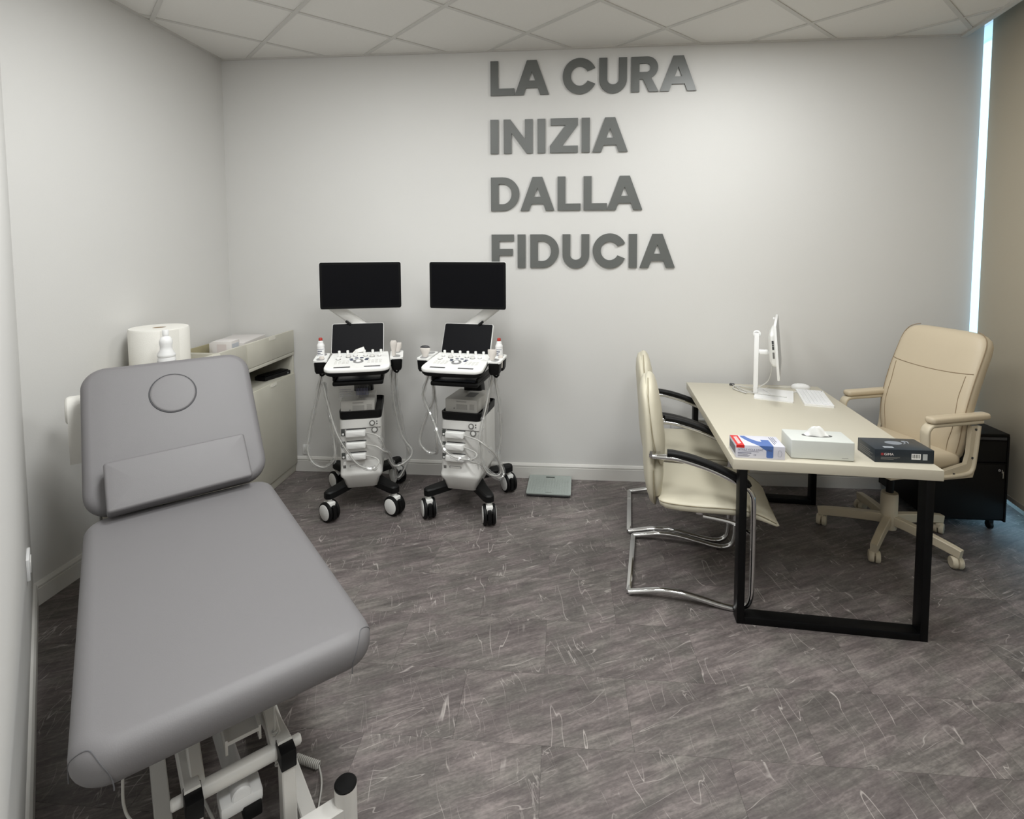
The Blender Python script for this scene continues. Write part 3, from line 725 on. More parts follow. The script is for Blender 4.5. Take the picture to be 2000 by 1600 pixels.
    mo = obj('monitor', xf(loft([[(x*f, y*f, z) for x, y in rrect(.496, .294, .014, 5)] for f, z in ((.9, -.036), (.985, -.024), (1, -.010), (1, -.001))]), MM), MACHW, t, smooth=50)
    mb = obj('monitor_bezel', xf(prism(rrect(.492, .290, .012, 5), -.001, .002), MM), BEZEL, mo)
    obj('monitor_glass', xf(prism(rrect(.464, .262, .003, 2), .002, .0026), MM), SCREEN, mb)
    a0 = Vector((arm_side*.0, .02, 1.06)); a1 = Vector((arm_side*-.005, .03, 1.125)); a2 = Vector((arm_side*.175, .02, 1.265)); a3 = Vector((arm_side*.175, .01, 1.36))
    ma = obj('monitor_arm', join(bar(a0, a1, .045, .045, up=(0, 1, 0), b=.008), sweep([a1+(a1-a2)*.06, a2+(a2-a1)*.12], rect(.066, .05, .012), up=(0, 1, 0)), cyl(.024, .05, a2, 'Y', 20, .005),
                    bar(a2, a3, .04, .03, up=(0, 1, 0)), bar(a3, (.008, -.02, 1.39), .05, .03)), MACHG, t, smooth=50)
    kk = obj('arm_post', join(cyl(.028, .20, (0, .025, .98), 'Z', 20)), MACHW, t)
    obj('arm_lock', xf(cyl(.008, .04, (0, 0, 0), 'X', 12, .003), T(*(a1+(a2-a1)*.42+Vector((arm_side*.008, -.03, -.03)))) @ RY(-38*arm_side)), BLACKP, ma)
    return t

M1L = ((-1.28, 3.348, 0), 16.0); M2L = ((-.585, 3.362, 0), -8.0)
machine(*M1L, 'white ultrasound machine beside the corner cabinet, left of the pair', -1, (42, 46, 36, 34), -.018, None)
machine(*M2L, 'white ultrasound machine under the word FIDUCIA, right of the pair', 1, (34, 21, 30, 42), .0, None)

def frame_of(ml): return T(*ml[0]) @ RZ(ml[1])
def probe(ml, kind, cup, path, label, tilt=0):
    t = thing('ultrasound_probe', label, 'probe', (0, 0, 0)); t.matrix_world = frame_of(ml)
    x, y = cup; B = T(x, y, .95) @ RX(tilt)
    if kind == 'convex':
        prof = [(.014, .012, -.05), (.016, .014, 0), (.018, .015, .03), (.03, .015, .05), (.034, .016, .062), (.031, .014, .074), (.018, .010, .082)]
    elif kind == 'linear':
        prof = [(.013, .011, -.05), (.015, .013, 0), (.015, .013, .03), (.026, .013, .05), (.027, .013, .075), (.026, .011, .080)]
    elif kind == 'stick':
        prof = [(.012, .010, -.04), (.014, .012, .0), (.0145, .012, .03), (.012, .010, .034)]
    else:
        prof = [(.010, .009, -.05), (.011, .010, 0), (.013, .011, .05), (.02, .013, .085), (.021, .014, .10), (.016, .010, .112)]
    obj('handle', xf(loft([[(a*rx, b*ry, z) for a, b in circ(1, 16)] for rx, ry, z in prof]), B), mat('probe_grey_white', (214, 208, 202), .4), t, smooth=60)
    if kind in ('convex',): obj('lens', xf(loft([[(a*rx, b*ry, z) for a, b in circ(1, 16)] for rx, ry, z in ((.032, .0145, .0725), (.0318, .0143, .0765), (.019, .0105, .0845), (.006, .004, .087))]), B), DGREY, t, smooth=60)
    ps = smooth_path([(x, y+.0, .905)]+path, 7)
    c = obj('cable', sweep(ps, circ(.0042, 7)), CABLE, t, smooth=60)
    rnd = random.Random(hash(label) % 1000 if False else len(label)*7+len(path))
    n = len(ps); i0, i1 = int(n*.05), int(n*.86)
    js = [1+.22*rnd.uniform(-1, 1) for _ in range(n)]
    V, F = sweep(ps[i0:i1], circ(.0125, 8), caps=False)
    ctr = ps[i0:i1]
    V = [tuple(ctr[k//8]+(Vector(v)-ctr[k//8])*js[k//8]*(1+.18*rnd.uniform(-1, 1))) for k, v in enumerate(V)]
    obj('plastic_sleeve', (V, F), CLEAR, t, smooth=20)
    e = ps[-1]; obj('strain_relief', sweep([e, e+Vector((-.02, .03, 0))*.6], circ(.006, 8)), MACHG, t)
    return t
P = [(-.227, -.14, .856), (-.267, -.15, .681), (-.299, -.16, .528), (-.313, -.18, .409), (-.279, -.2, .335), (-.209, -.22, .312), (-.150, -.255, .371), (-.152, -.24, .474), (-.175, -.2, .627), (-.209, -.18, .812), (-.19, -.22, .728), (-.137, -.28, .557), (-.079, -.30, .442), (-.008, -.31, .347), (.074, -.31, .315), (.11, -.30, .349), (.088, -.27, .366), (.030, -.214, .363)]
probe(M1L, 'stick', (-.215, -.20), P, 'short white probe in the left holder of the left machine')
P = [(.189, -.14, .829), (.201, -.15, .652), (.245, -.16, .456), (.306, -.18, .36), (.274, -.2, .305), (.196, -.22, .287), (.155, -.25, .38), (.128, -.28, .472), (.096, -.27, .505), (.032, -.214, .505)]
probe(M1L, 'wand', (.205, -.19), P, 'tall white probe in the right front holder of the left machine', 4)
P = [(.21, -.1, .818), (.225, -.1, .636), (.259, -.1, .434), (.284, -.12, .306), (.241, -.14, .201), (.209, -.16, .189), (.195, -.2, .279), (.165, -.25, .378), (.137, -.28, .408), (.095, -.27, .436), (.032, -.214, .432)]
probe(M1L, 'linear', (.225, -.09), P, 'flat white probe in the right rear holder of the left machine')
P = [(-.222, -.14, .842), (-.254, -.15, .724), (-.209, -.18, .639), (-.150, -.235, .576), (-.098, -.28, .492), (-.051, -.31, .438), (.025, -.32, .406), (.109, -.32, .407), (.136, -.31, .423), (.119, -.28, .436), (.032, -.214, .432)]
probe(M2L, 'convex', (-.222, -.185), P, 'curved white probe in the left holder of the right machine')
P = [(.185, -.14, .856), (.169, -.2, .7), (.158, -.26, .595), (.150, -.28, .48), (.162, -.28, .374), (.192, -.26, .307), (.234, -.22, .279), (.254, -.2, .303), (.234, -.24, .41), (.18, -.29, .486), (.132, -.28, .51), (.032, -.214, .505)]
probe(M2L, 'linear', (.205, -.20), P, 'flat white probe in the right front holder of the right machine')
P = [(.193, -.1, .847), (.218, -.1, .674), (.23, -.1, .484), (.218, -.12, .363), (.255, -.14, .262), (.233, -.18, .246), (.197, -.22, .291), (.173, -.265, .34), (.136, -.28, .369), (.105, -.27, .370), (.032, -.214, .362)]
probe(M2L, 'stick', (.24, -.14), P, 'short white probe in the right rear holder of the right machine')
w = thing('cable_loop', 'looped sleeved cable hanging from the left hook of the right machine', 'cable', (0, 0, 0)); w.matrix_world = frame_of(M2L)
lp = smooth_path([(-.205, -.15, .872), (-.190, -.14, .78), (-.19, -.14, .693), (-.226, -.14, .61), (-.271, -.14, .493), (-.279, -.15, .414), (-.231, -.16, .366), (-.177, -.17, .362), (-.150, -.19, .391), (-.155, -.19, .477), (-.174, -.14, .629), (-.197, -.13, .8), (-.215, -.14, .872)], 7)
obj('cable', sweep(lp, circ(.0042, 7)), CABLE, w, smooth=60)
V, F = sweep(lp, circ(.0115, 8), caps=False); rnd = random.Random(3)
V = [tuple(lp[k//8]+(Vector(v)-lp[k//8])*(1+.22*rnd.uniform(-1, 1))) for k, v in enumerate(V)]
obj('plastic_sleeve', (V, F), CLEAR, w, smooth=20)

def gel(ml, x, y, label):
    t = thing('gel_bottle', label, 'bottle'); t.matrix_world = frame_of(ml) @ T(x, y, .925)
    obj('body', lathe([(.020, 0), (.0225, .004), (.0225, .095), (.0215, .1), (.0225, .104), (.0225, .112), (.017, .122), (.0155, .126), (.0155, .134), (.010, .138), (.009, .142)], 24), WPLAST, t)
    c = obj('cap', lathe([(.0095, .141), (.0115, .142), (.0112, .153), (.0085, .158), (0, .159)], 20), RED, t)
    lb = obj('print_label', lathe([(.0226, .05), (.0228, .051), (.0228, .092), (.0226, .093)], 24), WPLAST, t)
    for z, a0, a1, h in ((.09, 200, 330, .003), (.078, 225, 300, .006), (.066, 215, 280, .005), (.057, 230, 310, .003)):
        obj('print', sweep([(.0229*math.cos(R(a)), .0229*math.sin(R(a)), z) for a in range(a0, a1, 6)], rect(.0004, h), up=(0, 0, 1)), INK, lb)
gel(M1L, -.232, -.115, 'gel bottle with red cap in the left machine holder')
gel(M2L, .222, -.105, 'gel bottle with red cap in the right machine holder')

def printer(ml, dx, dy, z, lab, w=.2, yaw=0):
    t = thing('thermal_printer', lab, 'printer'); t.matrix_world = frame_of(ml) @ T(dx, dy, z) @ RZ(yaw)
    b = obj('housing', bx(-w/2, w/2, -.125, .12, 0, .082, .005), GREYPR, t)
    obj('vent_panel', bx(-.03, .04, -.1262, -.1252, .02, .052), mat('vent_grey', (160, 158, 154), .6), b)
    for k in range(6): obj('vent_slot', bx(.055, .085, -.1262, -.1252, .022+k*.006, .025+k*.006), mat('vent_grey', (160, 158, 154), .6), b)
    obj('marking', bx(-.03, .035, -.1262, -.1252, .064, .072), mat('vent_grey', (160, 158, 154), .6), b)
    obj('button', xf(cyl(.003, .003, (0, 0, 0), 'Z', 8), T(-.045, -.126, .025) @ RX(90)), DGREY, b)
    obj('top_label', bx(.0, .06, -.06, .04, .082, .0825), mat('label_grey2', (140, 140, 140), .6), b)
    return t
printer(M1L, -.018, -.045, .613, 'grey box printer on the tray of the left machine')
printer(M2L, .0, -.03, .624, 'grey box printer on the tray of the right machine', .208, -3)
nt_ = thing('folded_note', 'small white paper on the console of the left machine', 'paper'); nt_.matrix_world = frame_of(M1L) @ T(.0, -.088, .985)
obj('sheet', xf(join(prism([(-.05, -.012), (.03, -.004), (.018, .03), (-.03, .012)], 0, .0006)), RX(55)), PAPER, nt_)
nt2 = thing('plastic_bag', 'printed clear bag hanging under the tray of the left machine', 'bag'); nt2.matrix_world = frame_of(M1L) @ T(0, 0, 0)
V, F = [], []
for i in range(13):
    for j in range(5): V.append((-.125+.19*i/12, -.205+.012*math.sin(i*1.3+j), .80-.085*j/4+.006*math.sin(i*.9)))
for i in range(12):
    for j in range(4): a = i*5+j; F.append((a, a+1, a+6, a+5))
bgm = obj('film', (V, F), CLEAR, nt2, smooth=60)
for k in range(12):
    obj('bar_print', bx(-.02+.006*k, -.0175+.006*k+.0012*(k % 3), -.2225, -.222, .742, .785), INK, bgm)
for k in range(4): obj('line_print', bx(-.115, -.04-.01*(k % 2), -.2225, -.222, .74+.013*k, .743+.013*k), mat('pale_ink', (150, 150, 158), .6), bgm)

# ------------------------------------------------------------------ bathroom scale
scl = thing('bathroom_scale', 'flat glass bathroom scale on the floor against the back wall', 'scale', (-.083, 3.578, 0), -2)
obj('base', bx(-.14, .14, -.14, .14, .006, .02, .004), DGREY, scl)
obj('glass_top', prism(rrect(.292, .285, .008, 4), .020, .027), mat('scale_glass', (158, 166, 162), .25, noise=(120, .05)), scl)
for k in range(15):
    obj('grid_line', bx(-.135+.018*k+.004, -.1345+.018*k+.0055, -.13, .09, .027, .0272), mat('scale_line', (136, 144, 140), .4), scl)
for k in range(12): obj('grid_line', bx(-.13, .13, -.13+.018*k, -.1285+.018*k, .027, .0272), mat('scale_line', (136, 144, 140), .4), scl)
obj('display', bx(-.03, .03, .100, .12, .027, .0276), mat('lcd', (62, 68, 66), .2), scl)
obj('brand_mark', bx(-.02, .02, -.122, -.118, .027, .0275), DGREY, scl)
for x in (-.11, .11):
    for y in (-.11, .11): obj('foot', cyl(.015, .006, (x, y, .003), 'Z', 14), BLACKP, scl)

# ------------------------------------------------------------------ desk
DESK_A = -4.2
desk = thing('office_desk', 'cream office desk with black steel loop legs', 'desk', (1.180, 2.948, 0), DESK_A)
W2, D2, ZT = .405, .655, .73
obj('table_top', bx(-W2, W2, -D2, D2, ZT-.044, ZT, .0015), DESKT, desk)
for y in (-D2+.033, D2-.085):
    lg = obj('leg_frame', join(bx(-.376, -.345, y-.03, y+.03, .0, ZT-.0445, .002), bx(.345, .376, y-.03, y+.03, .0, ZT-.0445, .002),
                               bx(-.345, .345, y-.03, y+.03, 0, .032, .002)), BLACKS, desk)
    obj('fixing_plate', bx(-.345, .345, y-.012, y+.03, ZT-.050, ZT-.0445), BLACKS, lg)
def on_desk(x, y, rot=0): return Matrix.Translation((0, 0, 0)) @ T(x, y, ZT) @ RZ(rot)

# all-in-one computer
pc = thing('all_in_one_computer', 'white desktop computer seen edge-on at the far end of the desk', 'computer', (1.245, 3.345, ZT), 68-90)
# local x = screen width away from/towards the viewer is y: screen runs along local y, faces local +x
obj('base_plate', xf(prism(rrect(.21, .26, .008, 3), 0, .008), T(.03, .01, 0)), WPLAST, pc)
po = obj('post', bx(-.085, -.058, -.02, .02, .006, .375, .004), WPLAST, pc)
obj('cable_ring', xf(tube([(.017*math.cos(2*math.pi*k/16), .017*math.sin(2*math.pi*k/16), 0) for k in range(16)], .006, 8, closed=True), T(-.072, 0, .37) @ RX(90)), WPLAST, po)
obj('mount_arm', join(cyl(.015, .05, (-.05, 0, .262), 'X', 16, .003), bx(-.055, -.01, -.02, .02, .250, .274, .004), cyl(.016, .03, (-.018, 0, .262), 'Y', 16, .003)), WPLAST, pc)
sm = T(.045, 0, .31) @ RY(-5)
scn = obj('screen_panel', xf(bx(-.008, .006, -.27, .27, -.155, .155, .003), sm), WPLAST, pc)
obj('screen_glass', xf(bx(.006, .0066, -.262, .262, -.132, .148), sm), mat('screen_grey', (120, 122, 124), .2), scn)
hs = obj('rear_housing', xf(loft([[(x, y*f, z*f2) for y, z in rrect(.36, .20, .02, 4)] for x, f, f2 in ((-.008, 1, 1), (-.03, .97, .96), (-.045, .8, .72))]), sm), MACHW, pc)
for z, h in ((.045, .010), (.028, .004), (.012, .009), (-.03, .018)):
    obj('port', xf(bx(-.026, -.016, -.1795, -.176, z-h, z+h), sm), DGREY if h < .015 else MACHD, hs)
obj('webcam', xf(cyl(.006, .02, (-.015, .10, .150), 'Y', 10, .002), sm), WPLAST, scn)
obj('power_cable', tube([(.02, -.05, .21), (-.0, -.03, .10), (-.06, -.02, .045), (-.09, .06, .02), (-.19, .13, .006), (-.20, .05, .006), (-.12, -.03, .006)], .0035, 6, sub=6), CABLE, pc)
obj('rear_cables', join(tube([(-.19, .13, .006), (-.16, .06, .008), (-.11, .02, .006), (-.06, .05, .012)], .003, 6, sub=6), tube([(-.22, .15, .008), (-.18, .08, .006), (-.14, -.0, .006), (-.05, -.03, .011), (.1, -.04, .010)], .0028, 6, sub=6)), CABLE, pc)
obj('cable_plug', bx(-.235, -.205, .14, .165, .0, .012, .003), DGREY, pc)

kb = thing('keyboard', 'white computer keyboard on the desk beside the computer', 'keyboard', (1.482, 3.283, ZT), -14.5)
obj('case', xf(loft([[(x, y, z) for x, y in rrect(.15, .335, .006, 3)] for z in (0, .012)]), T(0, 0, 0)), WPLAST, kb)
ks = []
for r in range(6):
    yy = -.155
    while yy < .15:
        wk = .040 if (r == 0 and -.05 < yy < .05) else .0175
        ks.append(bx(-.062+.021*r, -.062+.021*r+.0165, yy, min(yy+wk, .158), .012, .0155, .001, 1)); yy += wk+.0035
obj('key_rows', join(*ks), mat('key_white', (228, 228, 230), .4), kb, smooth=30)['kind'] = 'stuff'
obj('mark', bx(.064, .070, .15, .16, .012, .0124), DGREY, kb)
obj('cable', tube([(-.074, .12, .006), (-.10, .10, .003), (-.15, .03, .003), (-.2, -.02, .003), (-.24, .03, .012), (-.27, .1, .013)], .0022, 6, sub=6), WPLAST, kb)

ms = thing('computer_mouse', 'white computer mouse at the far edge of the desk', 'mouse', (1.502, 3.512, ZT), -12)
obj('shell', loft([[(.056*f*a, .031*f*b, z) for a, b in circ(1, 20)] for f, z in ((.95, 0), (1, .006), (.97, .016), (.82, .025), (.55, .031), (.2, .0335), (.02, .034))]), WPLAST, ms, smooth=60)
obj('wheel', cyl(.006, .006, (-.025, 0, .028), 'Y', 12), MACHG, ms)
obj('cable', tube([(-.053, 0, .007), (-.09, .005, .003), (-.15, .0, .003), (-.19, -.03, .003), (-.21, -.06, .003)], .0019, 6, sub=6), WPLAST, ms)

# glove box
gb = thing('glove_box', 'white, blue and red box of disposable gloves on the desk', 'box', (.848, 2.400, ZT), -4)
gw, gd, gh = .198, .125, .056
carton = obj('carton', bx(-gw/2, gw/2, -gd/2, gd/2, 0, gh, .001), mat('glove_white', (214, 214, 226), .45), gb)
GBL = mat('glove_blue', (82, 112, 176), .45); GRD = mat('glove_red', (206, 40, 38), .45)
def top(g): return xf(g, T(0, 0, gh))
def front(g): return xf(g, T(0, -gd/2, 0) @ RX(90))
e = .0003
obj('red_patch', join(top(bx(-gw/2+.0005, -gw/2+.034, -gd/2, gd/2-.004, 0, e)), front(bx(-gw/2+.0005, -gw/2+.034, gh-.012, gh, 0, e))), GRD, carton)
sw_ = [(-.058, .055), (-.038, .055)]+[(-.028, .03), (-.012, .008), (.004, -.008), (.018, -.012), (.018, .012), (.052, .012), (.052, -gd/2), (-.006, -gd/2), (-.028, -.03), (-.046, .005), (-.056, .035)]
obj('blue_swoosh', join(top(prism(sw_, 0, e)), front(prism([(-.006, gh), (.010, gh-.012), (.024, gh-.020), (.024, .008), (.028, .005), (.048, .005), (.052, .008), (.052, gh)], 0, e))), GBL, carton)
tx = join(front(xf(text_geo('NITRILE VIOLA LIGHT', .0125, e, .86), T(-.092, .033, 0))), front(xf(text_geo('CE', .009, e), T(-.028, .012, 0))), front(xf(text_geo('PRO', .0125, e, .8), T(.028, .033, .0005))))
obj('front_lettering', tx, INK, carton, smooth=0)
obj('fine_print', join(*[front(bx(-.092, -.092+l, z, z+h, 0, e)) for l, z, h in ((.085, .0285, .0012), (.055, .021, .003), (.04, .016, .0015), (.05, .011, .0015), (.045, .007, .0015))]), INK, carton)
obj('top_lettering', join(*[top(xf(bx(0, l, 0, .003, 0, e), T(.062+.008*k, .05, 0) @ RZ(-90))) for k, l in enumerate((.09, .075, .06))]), INK, carton)
obj('red_lettering', join(*[top(xf(bx(-.004, .004, -.011+dy, -.002+dy, 0, 2*e), T(-.084, .012*k-.035, 0))) for k in range(7) for dy in (0,)]+[top(bx(-.086, -.073, .012*k-.040, .012*k-.033, 0, 2*e)) for k in range(7)]), mat('white_ink', (238, 225, 225), .5), carton)
hand = [(-.006, 0), (.005, 0), (.007, .010), (.009, .016), (.006, .018), (.0045, .026), (.002, .027), (0, .028), (-.003, .026), (-.005, .025), (-.007, .015), (-.008, .008)]
obj('hand_symbol', front(xf(sweep([(x, y, 0) for x, y in hand], rect(.0008, .0006), closed=True, up=(0, 0, 1)), T(.078, .012, 0))), INK, carton)
obj('side_print', xf(bx(-.05, .05, .012, .045, 0, e), T(-gw/2, 0, 0) @ RZ(-90) @ RX(90)), mat('side_grey', (120, 122, 130), .6), carton)

# tissue box
tbx = thing('tissue_box', 'pale grey tissue box with a tissue pulled out', 'tissue box', (1.105, 2.41, ZT), -5)
TB = mat('tissue_box_grey', (208, 211, 207), .5)
obj('case', bx(-.124, .124, -.07, .07, .002, .082, .004, 3), TB, tbx)
slot = [(.062*math.cos(2*math.pi*k/28), .022*math.sin(2*math.pi*k/28)) for k in range(28)]
obj('slot', prism(slot, .082, .0826), mat('slot_dark', (92, 92, 90), .7), tbx)
obj('mark', bx(.075, .10, -.0704, -.07, .012, .0135), MACHD, tbx)
V, F = [], []
nu, nv = 18, 9; rnd = random.Random(5)
for i in range(nu+1):
    u = i/nu
    for j in range(nv+1):
        v = j/nv
        x = -.045+.105*u; hgt = .052*math.sin(math.pi*min(1, u*1.05))**.7*(.55+.45*math.cos((u-.42)*2.4))
        y = (v-.5)*.038*(1-.4*math.sin(math.pi*u))+.008*math.sin(u*9+v*3)
        z = .076+hgt*(1-abs(2*v-1)**1.6)+.004*math.sin(u*15+v*7)
        V.append((x-.016*v, y, z))
for i in range(nu):
    for j in range(nv): a = i*(nv+1)+j; F.append((a, a+1, a+nv+2, a+nv+1))
obj('tissue', (V, F), mat('tissue_white', (244, 244, 242), .9), tbx, smooth=70)

# dark product box
kb2 = thing('product_carton', 'dark blue-black product box at the desk corner', 'box', (1.425, 2.405, ZT), -1)
DKB = mat('carton_dark', (34, 42, 50), .35, noise=(18, .25))
pw, pd, ph = .232, .138, .056
cb = obj('carton', bx(-pw/2, pw/2, -pd/2, pd/2, 0, ph, .0015), DKB, kb2)
fr2 = lambda g: xf(g, T(0, -pd/2, 0) @ RX(90))
obj('logo_square', fr2(bx(-.092, -.082, .030, .040, 0, e)), mat('logo_red', (150, 48, 52), .5), cb)
obj('logo_lettering', fr2(xf(text_geo('GIMA', .0135, .0005, 1.15), T(-.080, .0305, 0))), mat('white_ink2', (232, 222, 222), .5), cb, smooth=0)
obj('small_print', join(*[fr2(bx(-.092, -.092+l, z, z+.0014, 0, e)) for l, z in ((.075, .021), (.065, .017), (.05, .013))]), MACHD, cb)
bc = obj('barcode_label', fr2(bx(.028, .064, .016, .040, 0, e)), WPLAST, cb)
obj('barcode', fr2(join(*[bx(.0315+.0037*k, .0315+.0037*k+(.0012, .0022, .0016)[k % 3], .021, .037, 0, 2*e) for k in range(8)])), BLACKP, bc)
obj('blank_label', fr2(bx(.072, .090, .014, .040, 0, e)), mat('label_mid_grey', (170, 174, 176), .5), cb)
obj('top_picture', join(prism([(x*.034+.0, y*.022+.012) for x, y in circ(1, 20)], ph, ph+e)), mat('picture_grey', (128, 134, 142), .4), cb)
obj('picture_detail', join(tube([(.035, .0, ph), (.05, .015, ph), (.045, .035, ph), (.065, .03, ph), (.06, .008, ph)], .0015, 5, sub=4), bx(-.07, -.03, -.05, -.035, ph, ph+e)), mat('picture_pale', (170, 176, 184), .4), cb)
obj('side_text', join(*[xf(bx(-.05, .05-.02*(k % 2), .012+.008*k, .0135+.008*k, 0, e), T(-pw/2, 0, 0) @ RZ(-90) @ RX(90)) for k in range(4)]), MACHD, cb)

# ------------------------------------------------------------------ visitor chairs
def visitor_chair(loc, rot, label):
    t = thing('visitor_chair', label, 'chair', loc, rot, 'cream visitor chairs at the desk')
    hw = .255
    for s in (-1, 1):
        y = s*hw
        pts = [(.0, y, .014), (.07, y, .030), (.15, y, .045), (.24, y, .044), (.34, y, .028), (.42, y, .014), (.475, y, .013), (.515, y, .032), (.532, y, .075), (.535, y, .15), (.535, y, .35), (.533, y, .50), (.525, y, .545), (.50, y, .575), (.44, y, .603), (.36, y, .636), (.27, y, .662), (.20, y, .675), (.13, y, .677), (.10, y, .676)]
        obj('side_tube', sweep(smooth_path(pts, 4), circ(.0155, 12, .0125)), CHROME, t, smooth=60)
        ap_ = [(.165, y, .698), (.20, y, .697), (.27, y, .685), (.36, y, .659), (.44, y, .626), (.50, y, .597), (.515, y, .583)]
        obj('arm_pad', sweep(smooth_path(ap_, 4), rect(.046, .022, .006), up=(0, 0, 1)), BLACKP, t, smooth=50)
        obj('arm_bolt', join(bx(.085, .135, y-s*.05, y-s*.002, .668, .686, .003), cyl(.006, .02, (.095, y, .690), 'Z', 10)), CHROME, t)
        obj('foot_glide', cyl(.012, .006, (.445, y, .003), 'Z', 12), BLACKP, t)
    obj('rear_bar', bx(-.012, .014, -hw, hw, .004, .024, .003), CHROME, t)
    obj('seat_rail', join(bx(.30, .33, -.19, .19, .392, .412, .004), tube([(.535, -hw, .36), (.46, -hw+.04, .385), (.33, -hw+.06, .392)], .009, 8, sub=4), tube([(.535, hw, .36), (.46, hw-.04, .385), (.33, hw-.06, .392)], .009, 8, sub=4)), CHROME, t)
    # seat: loft from rear to front, dipping over at the front edge
    def sec(x, z, w, th, rake=0.):
        out = []
        for k in range(28):
            a = 2*math.pi*k/28; c, s_ = math.cos(a), math.sin(a)
            py = w*abs(c)**.35*(1 if c >= 0 else -1); pz = th/2*abs(s_)**.55*(1 if s_ >= 0 else -1)
            dip = -.014*(1-(py/w)**2) if pz > 0 else 0
            out.append((x+rake*pz, py, z+pz+dip))
        return out
    prof = [(.125, .448, .17, .02), (.135, .447, .222, .045), (.16, .444, .238, .058), (.22, .442, .243, .06), (.30, .443, .245, .06), (.38, .447, .245, .06), (.46, .449, .243, .06), (.52, .444, .24, .058), (.57, .430, .235, .052), (.61, .412, .226, .044), (.64, .394, .21, .032), (.655, .385, .19, .014)]
    ss = obj('seat', loft([sec(*p, -.25) for p in prof]), CREAM, t, smooth=70)
    for s in (-1, 1):
        obj('piping', tube([(x, s*(w-.001), z+th*.20) for x, z, w, th in prof[1:-1]], .0022, 6, sub=3), SEAMM, ss)
    # back shell: lofted upwards
    def bsec(x, z, w, th, wrap):
        out = []
        for k in range(32):
            a = 2*math.pi*k/32; c, s_ = math.cos(a), math.sin(a)
            py = w*abs(c)**.55*(1 if c >= 0 else -1); px = th/2*abs(s_)**.75*(1 if s_ >= 0 else -1)
            out.append((x+px+wrap*(py/.23)**2, py, z))
        return out
    shell = [(.117, .385, .09, .010, .0), (.112, .40, .15, .025, .0), (.105, .43, .195, .040, .0), (.095, .48, .222, .054, .004), (.088, .54, .232, .060, .006), (.083, .60, .234, .060, .01), (.077, .68, .232, .056, .014), (.069, .76, .226, .052, .016), (.061, .84, .214, .050, .018), (.056, .90, .196, .048, .018), (.055, .945, .165, .042, .016), (.058, .972, .125, .032, .012), (.062, .985, .07, .018, .006)]
    bs = obj('backrest', loft([bsec(*p) for p in shell]), CREAM, t, smooth=70)
    pad = [(.140, .600, .15, .016, .0), (.136, .62, .195, .045, .0), (.126, .67, .218, .07, -.004), (.112, .74, .218, .082, -.006), (.099, .82, .207, .086, -.006), (.089, .89, .190, .082, -.006), (.083, .94, .163, .070, -.004), (.080, .975, .124, .052, -.002), (.078, .994, .075, .03, .0), (.078, 1.0, .04, .012, 0)]
    pd_ = obj('back_pad', loft([bsec(*p) for p in pad]), CREAM, t, smooth=70)
    for s in (-1, 1):
        obj('piping', tube([(x-.004+wr*(w/.23)**2, s*(w*1.0), z) for x, z, w, th, wr in pad[1:-1]], .0024, 6, sub=3), SEAMM, pd_)
        obj('piping', tube([(x+th*.2+wr*(w/.23)**2, s*(w*.992), z) for x, z, w, th, wr in shell[1:6]], .0022, 6, sub=3), SEAMM, bs)
    lower = [(.120, .44, .16, .02, 0), (.122, .47, .208, .05, 0), (.122, .54, .222, .064, 0), (.120, .60, .218, .064, .0), (.120, .64, .19, .04, .0)]
    obj('lumbar_pad', loft([bsec(*p) for p in lower]), CREAM, t, smooth=70)
    return t
visitor_chair((.357, 2.739, 0), -9.5, 'cream cantilever chair nearest the camera at the desk')
visitor_chair((.412, 3.289, 0), -7.0, 'cream cantilever chair nearest the back wall at the desk')

# ------------------------------------------------------------------ office chair
oc = thing('office_chair', 'beige leather high-back swivel chair behind the desk', 'chair', (1.82, 3.10, 0), 0)
for k in range(5):
    a = R(14+72*k); c, s_ = math.cos(a), math.sin(a)
    pth = [(0, 0, .115), (.08, 0, .112), (.2, 0, .102), (.31, 0, .088), (.345, 0, .082)]
    arm_ = sweep(pth, rect(.040, .052, .004), up=(0, 0, 1), scale=lambda u: 1-.18*u)
    lg = obj('base_leg', xf(arm_, RZ(14+72*k)), TANP, oc, smooth=25)
    ca = xf(join(cyl(.006, .03, (0, 0, .062), 'Z', 10), lathe([(.0, -.026), (.026, -.026), (.031, -.020), (.031, -.004), (.026, -.002)], 24, (0, 0, .031), 'Y'), lathe([(.026, .002), (.031, .004), (.031, .020), (.026, .026), (0, .026)], 24, (0, 0, .031), 'Y'), bx(-.028, .016, -.012, .012, .034, .064, .006)), T(.325*c, .325*s_, 0) @ RZ(14+72*k+(35, -60, 80, 20, -40)[k]))
    obj('caster', ca, TANP, lg, smooth=50)
obj('base_hub', lathe([(.040, .06), (.042, .09), (.042, .25), (.040, .262), (.025, .264)], 24), TANP, oc)
obj('gas_lift', cyl(.019, .17, (0, 0, .335), 'Z', 20), BLACKP, oc)
OM = T(.01, .035, 0) @ RZ(197)
obj('seat_mechanism', xf(join(bx(-.12, .12, -.09, .09, .405, .44, .006), bx(-.20, -.1, -.05, .05, .41, .435, .004)), OM), BLACKS, oc)
obj('seat_shell', xf(bx(-.22, .24, -.235, .235, .435, .465, .008), OM), TANP, oc)
seat = obj('seat', xf(cushion(.50, .475, .085, .06, .035, .012, n=8, es=5), OM @ T(.02, 0, .455)), TAN, oc, smooth=60)
def csec(x, z, w, th, wrap, tilt):
    out = []
    for k in range(36):
        a = 2*math.pi*k/36; c, s_ = math.cos(a), math.sin(a)
        py = w*abs(c)**.42*(1 if c >= 0 else -1); px = th/2*abs(s_)**.6*(1 if s_ >= 0 else -1)
        out.append((x+px+wrap*(abs(py)/.24)**3, py, z+px*tilt))
    return out
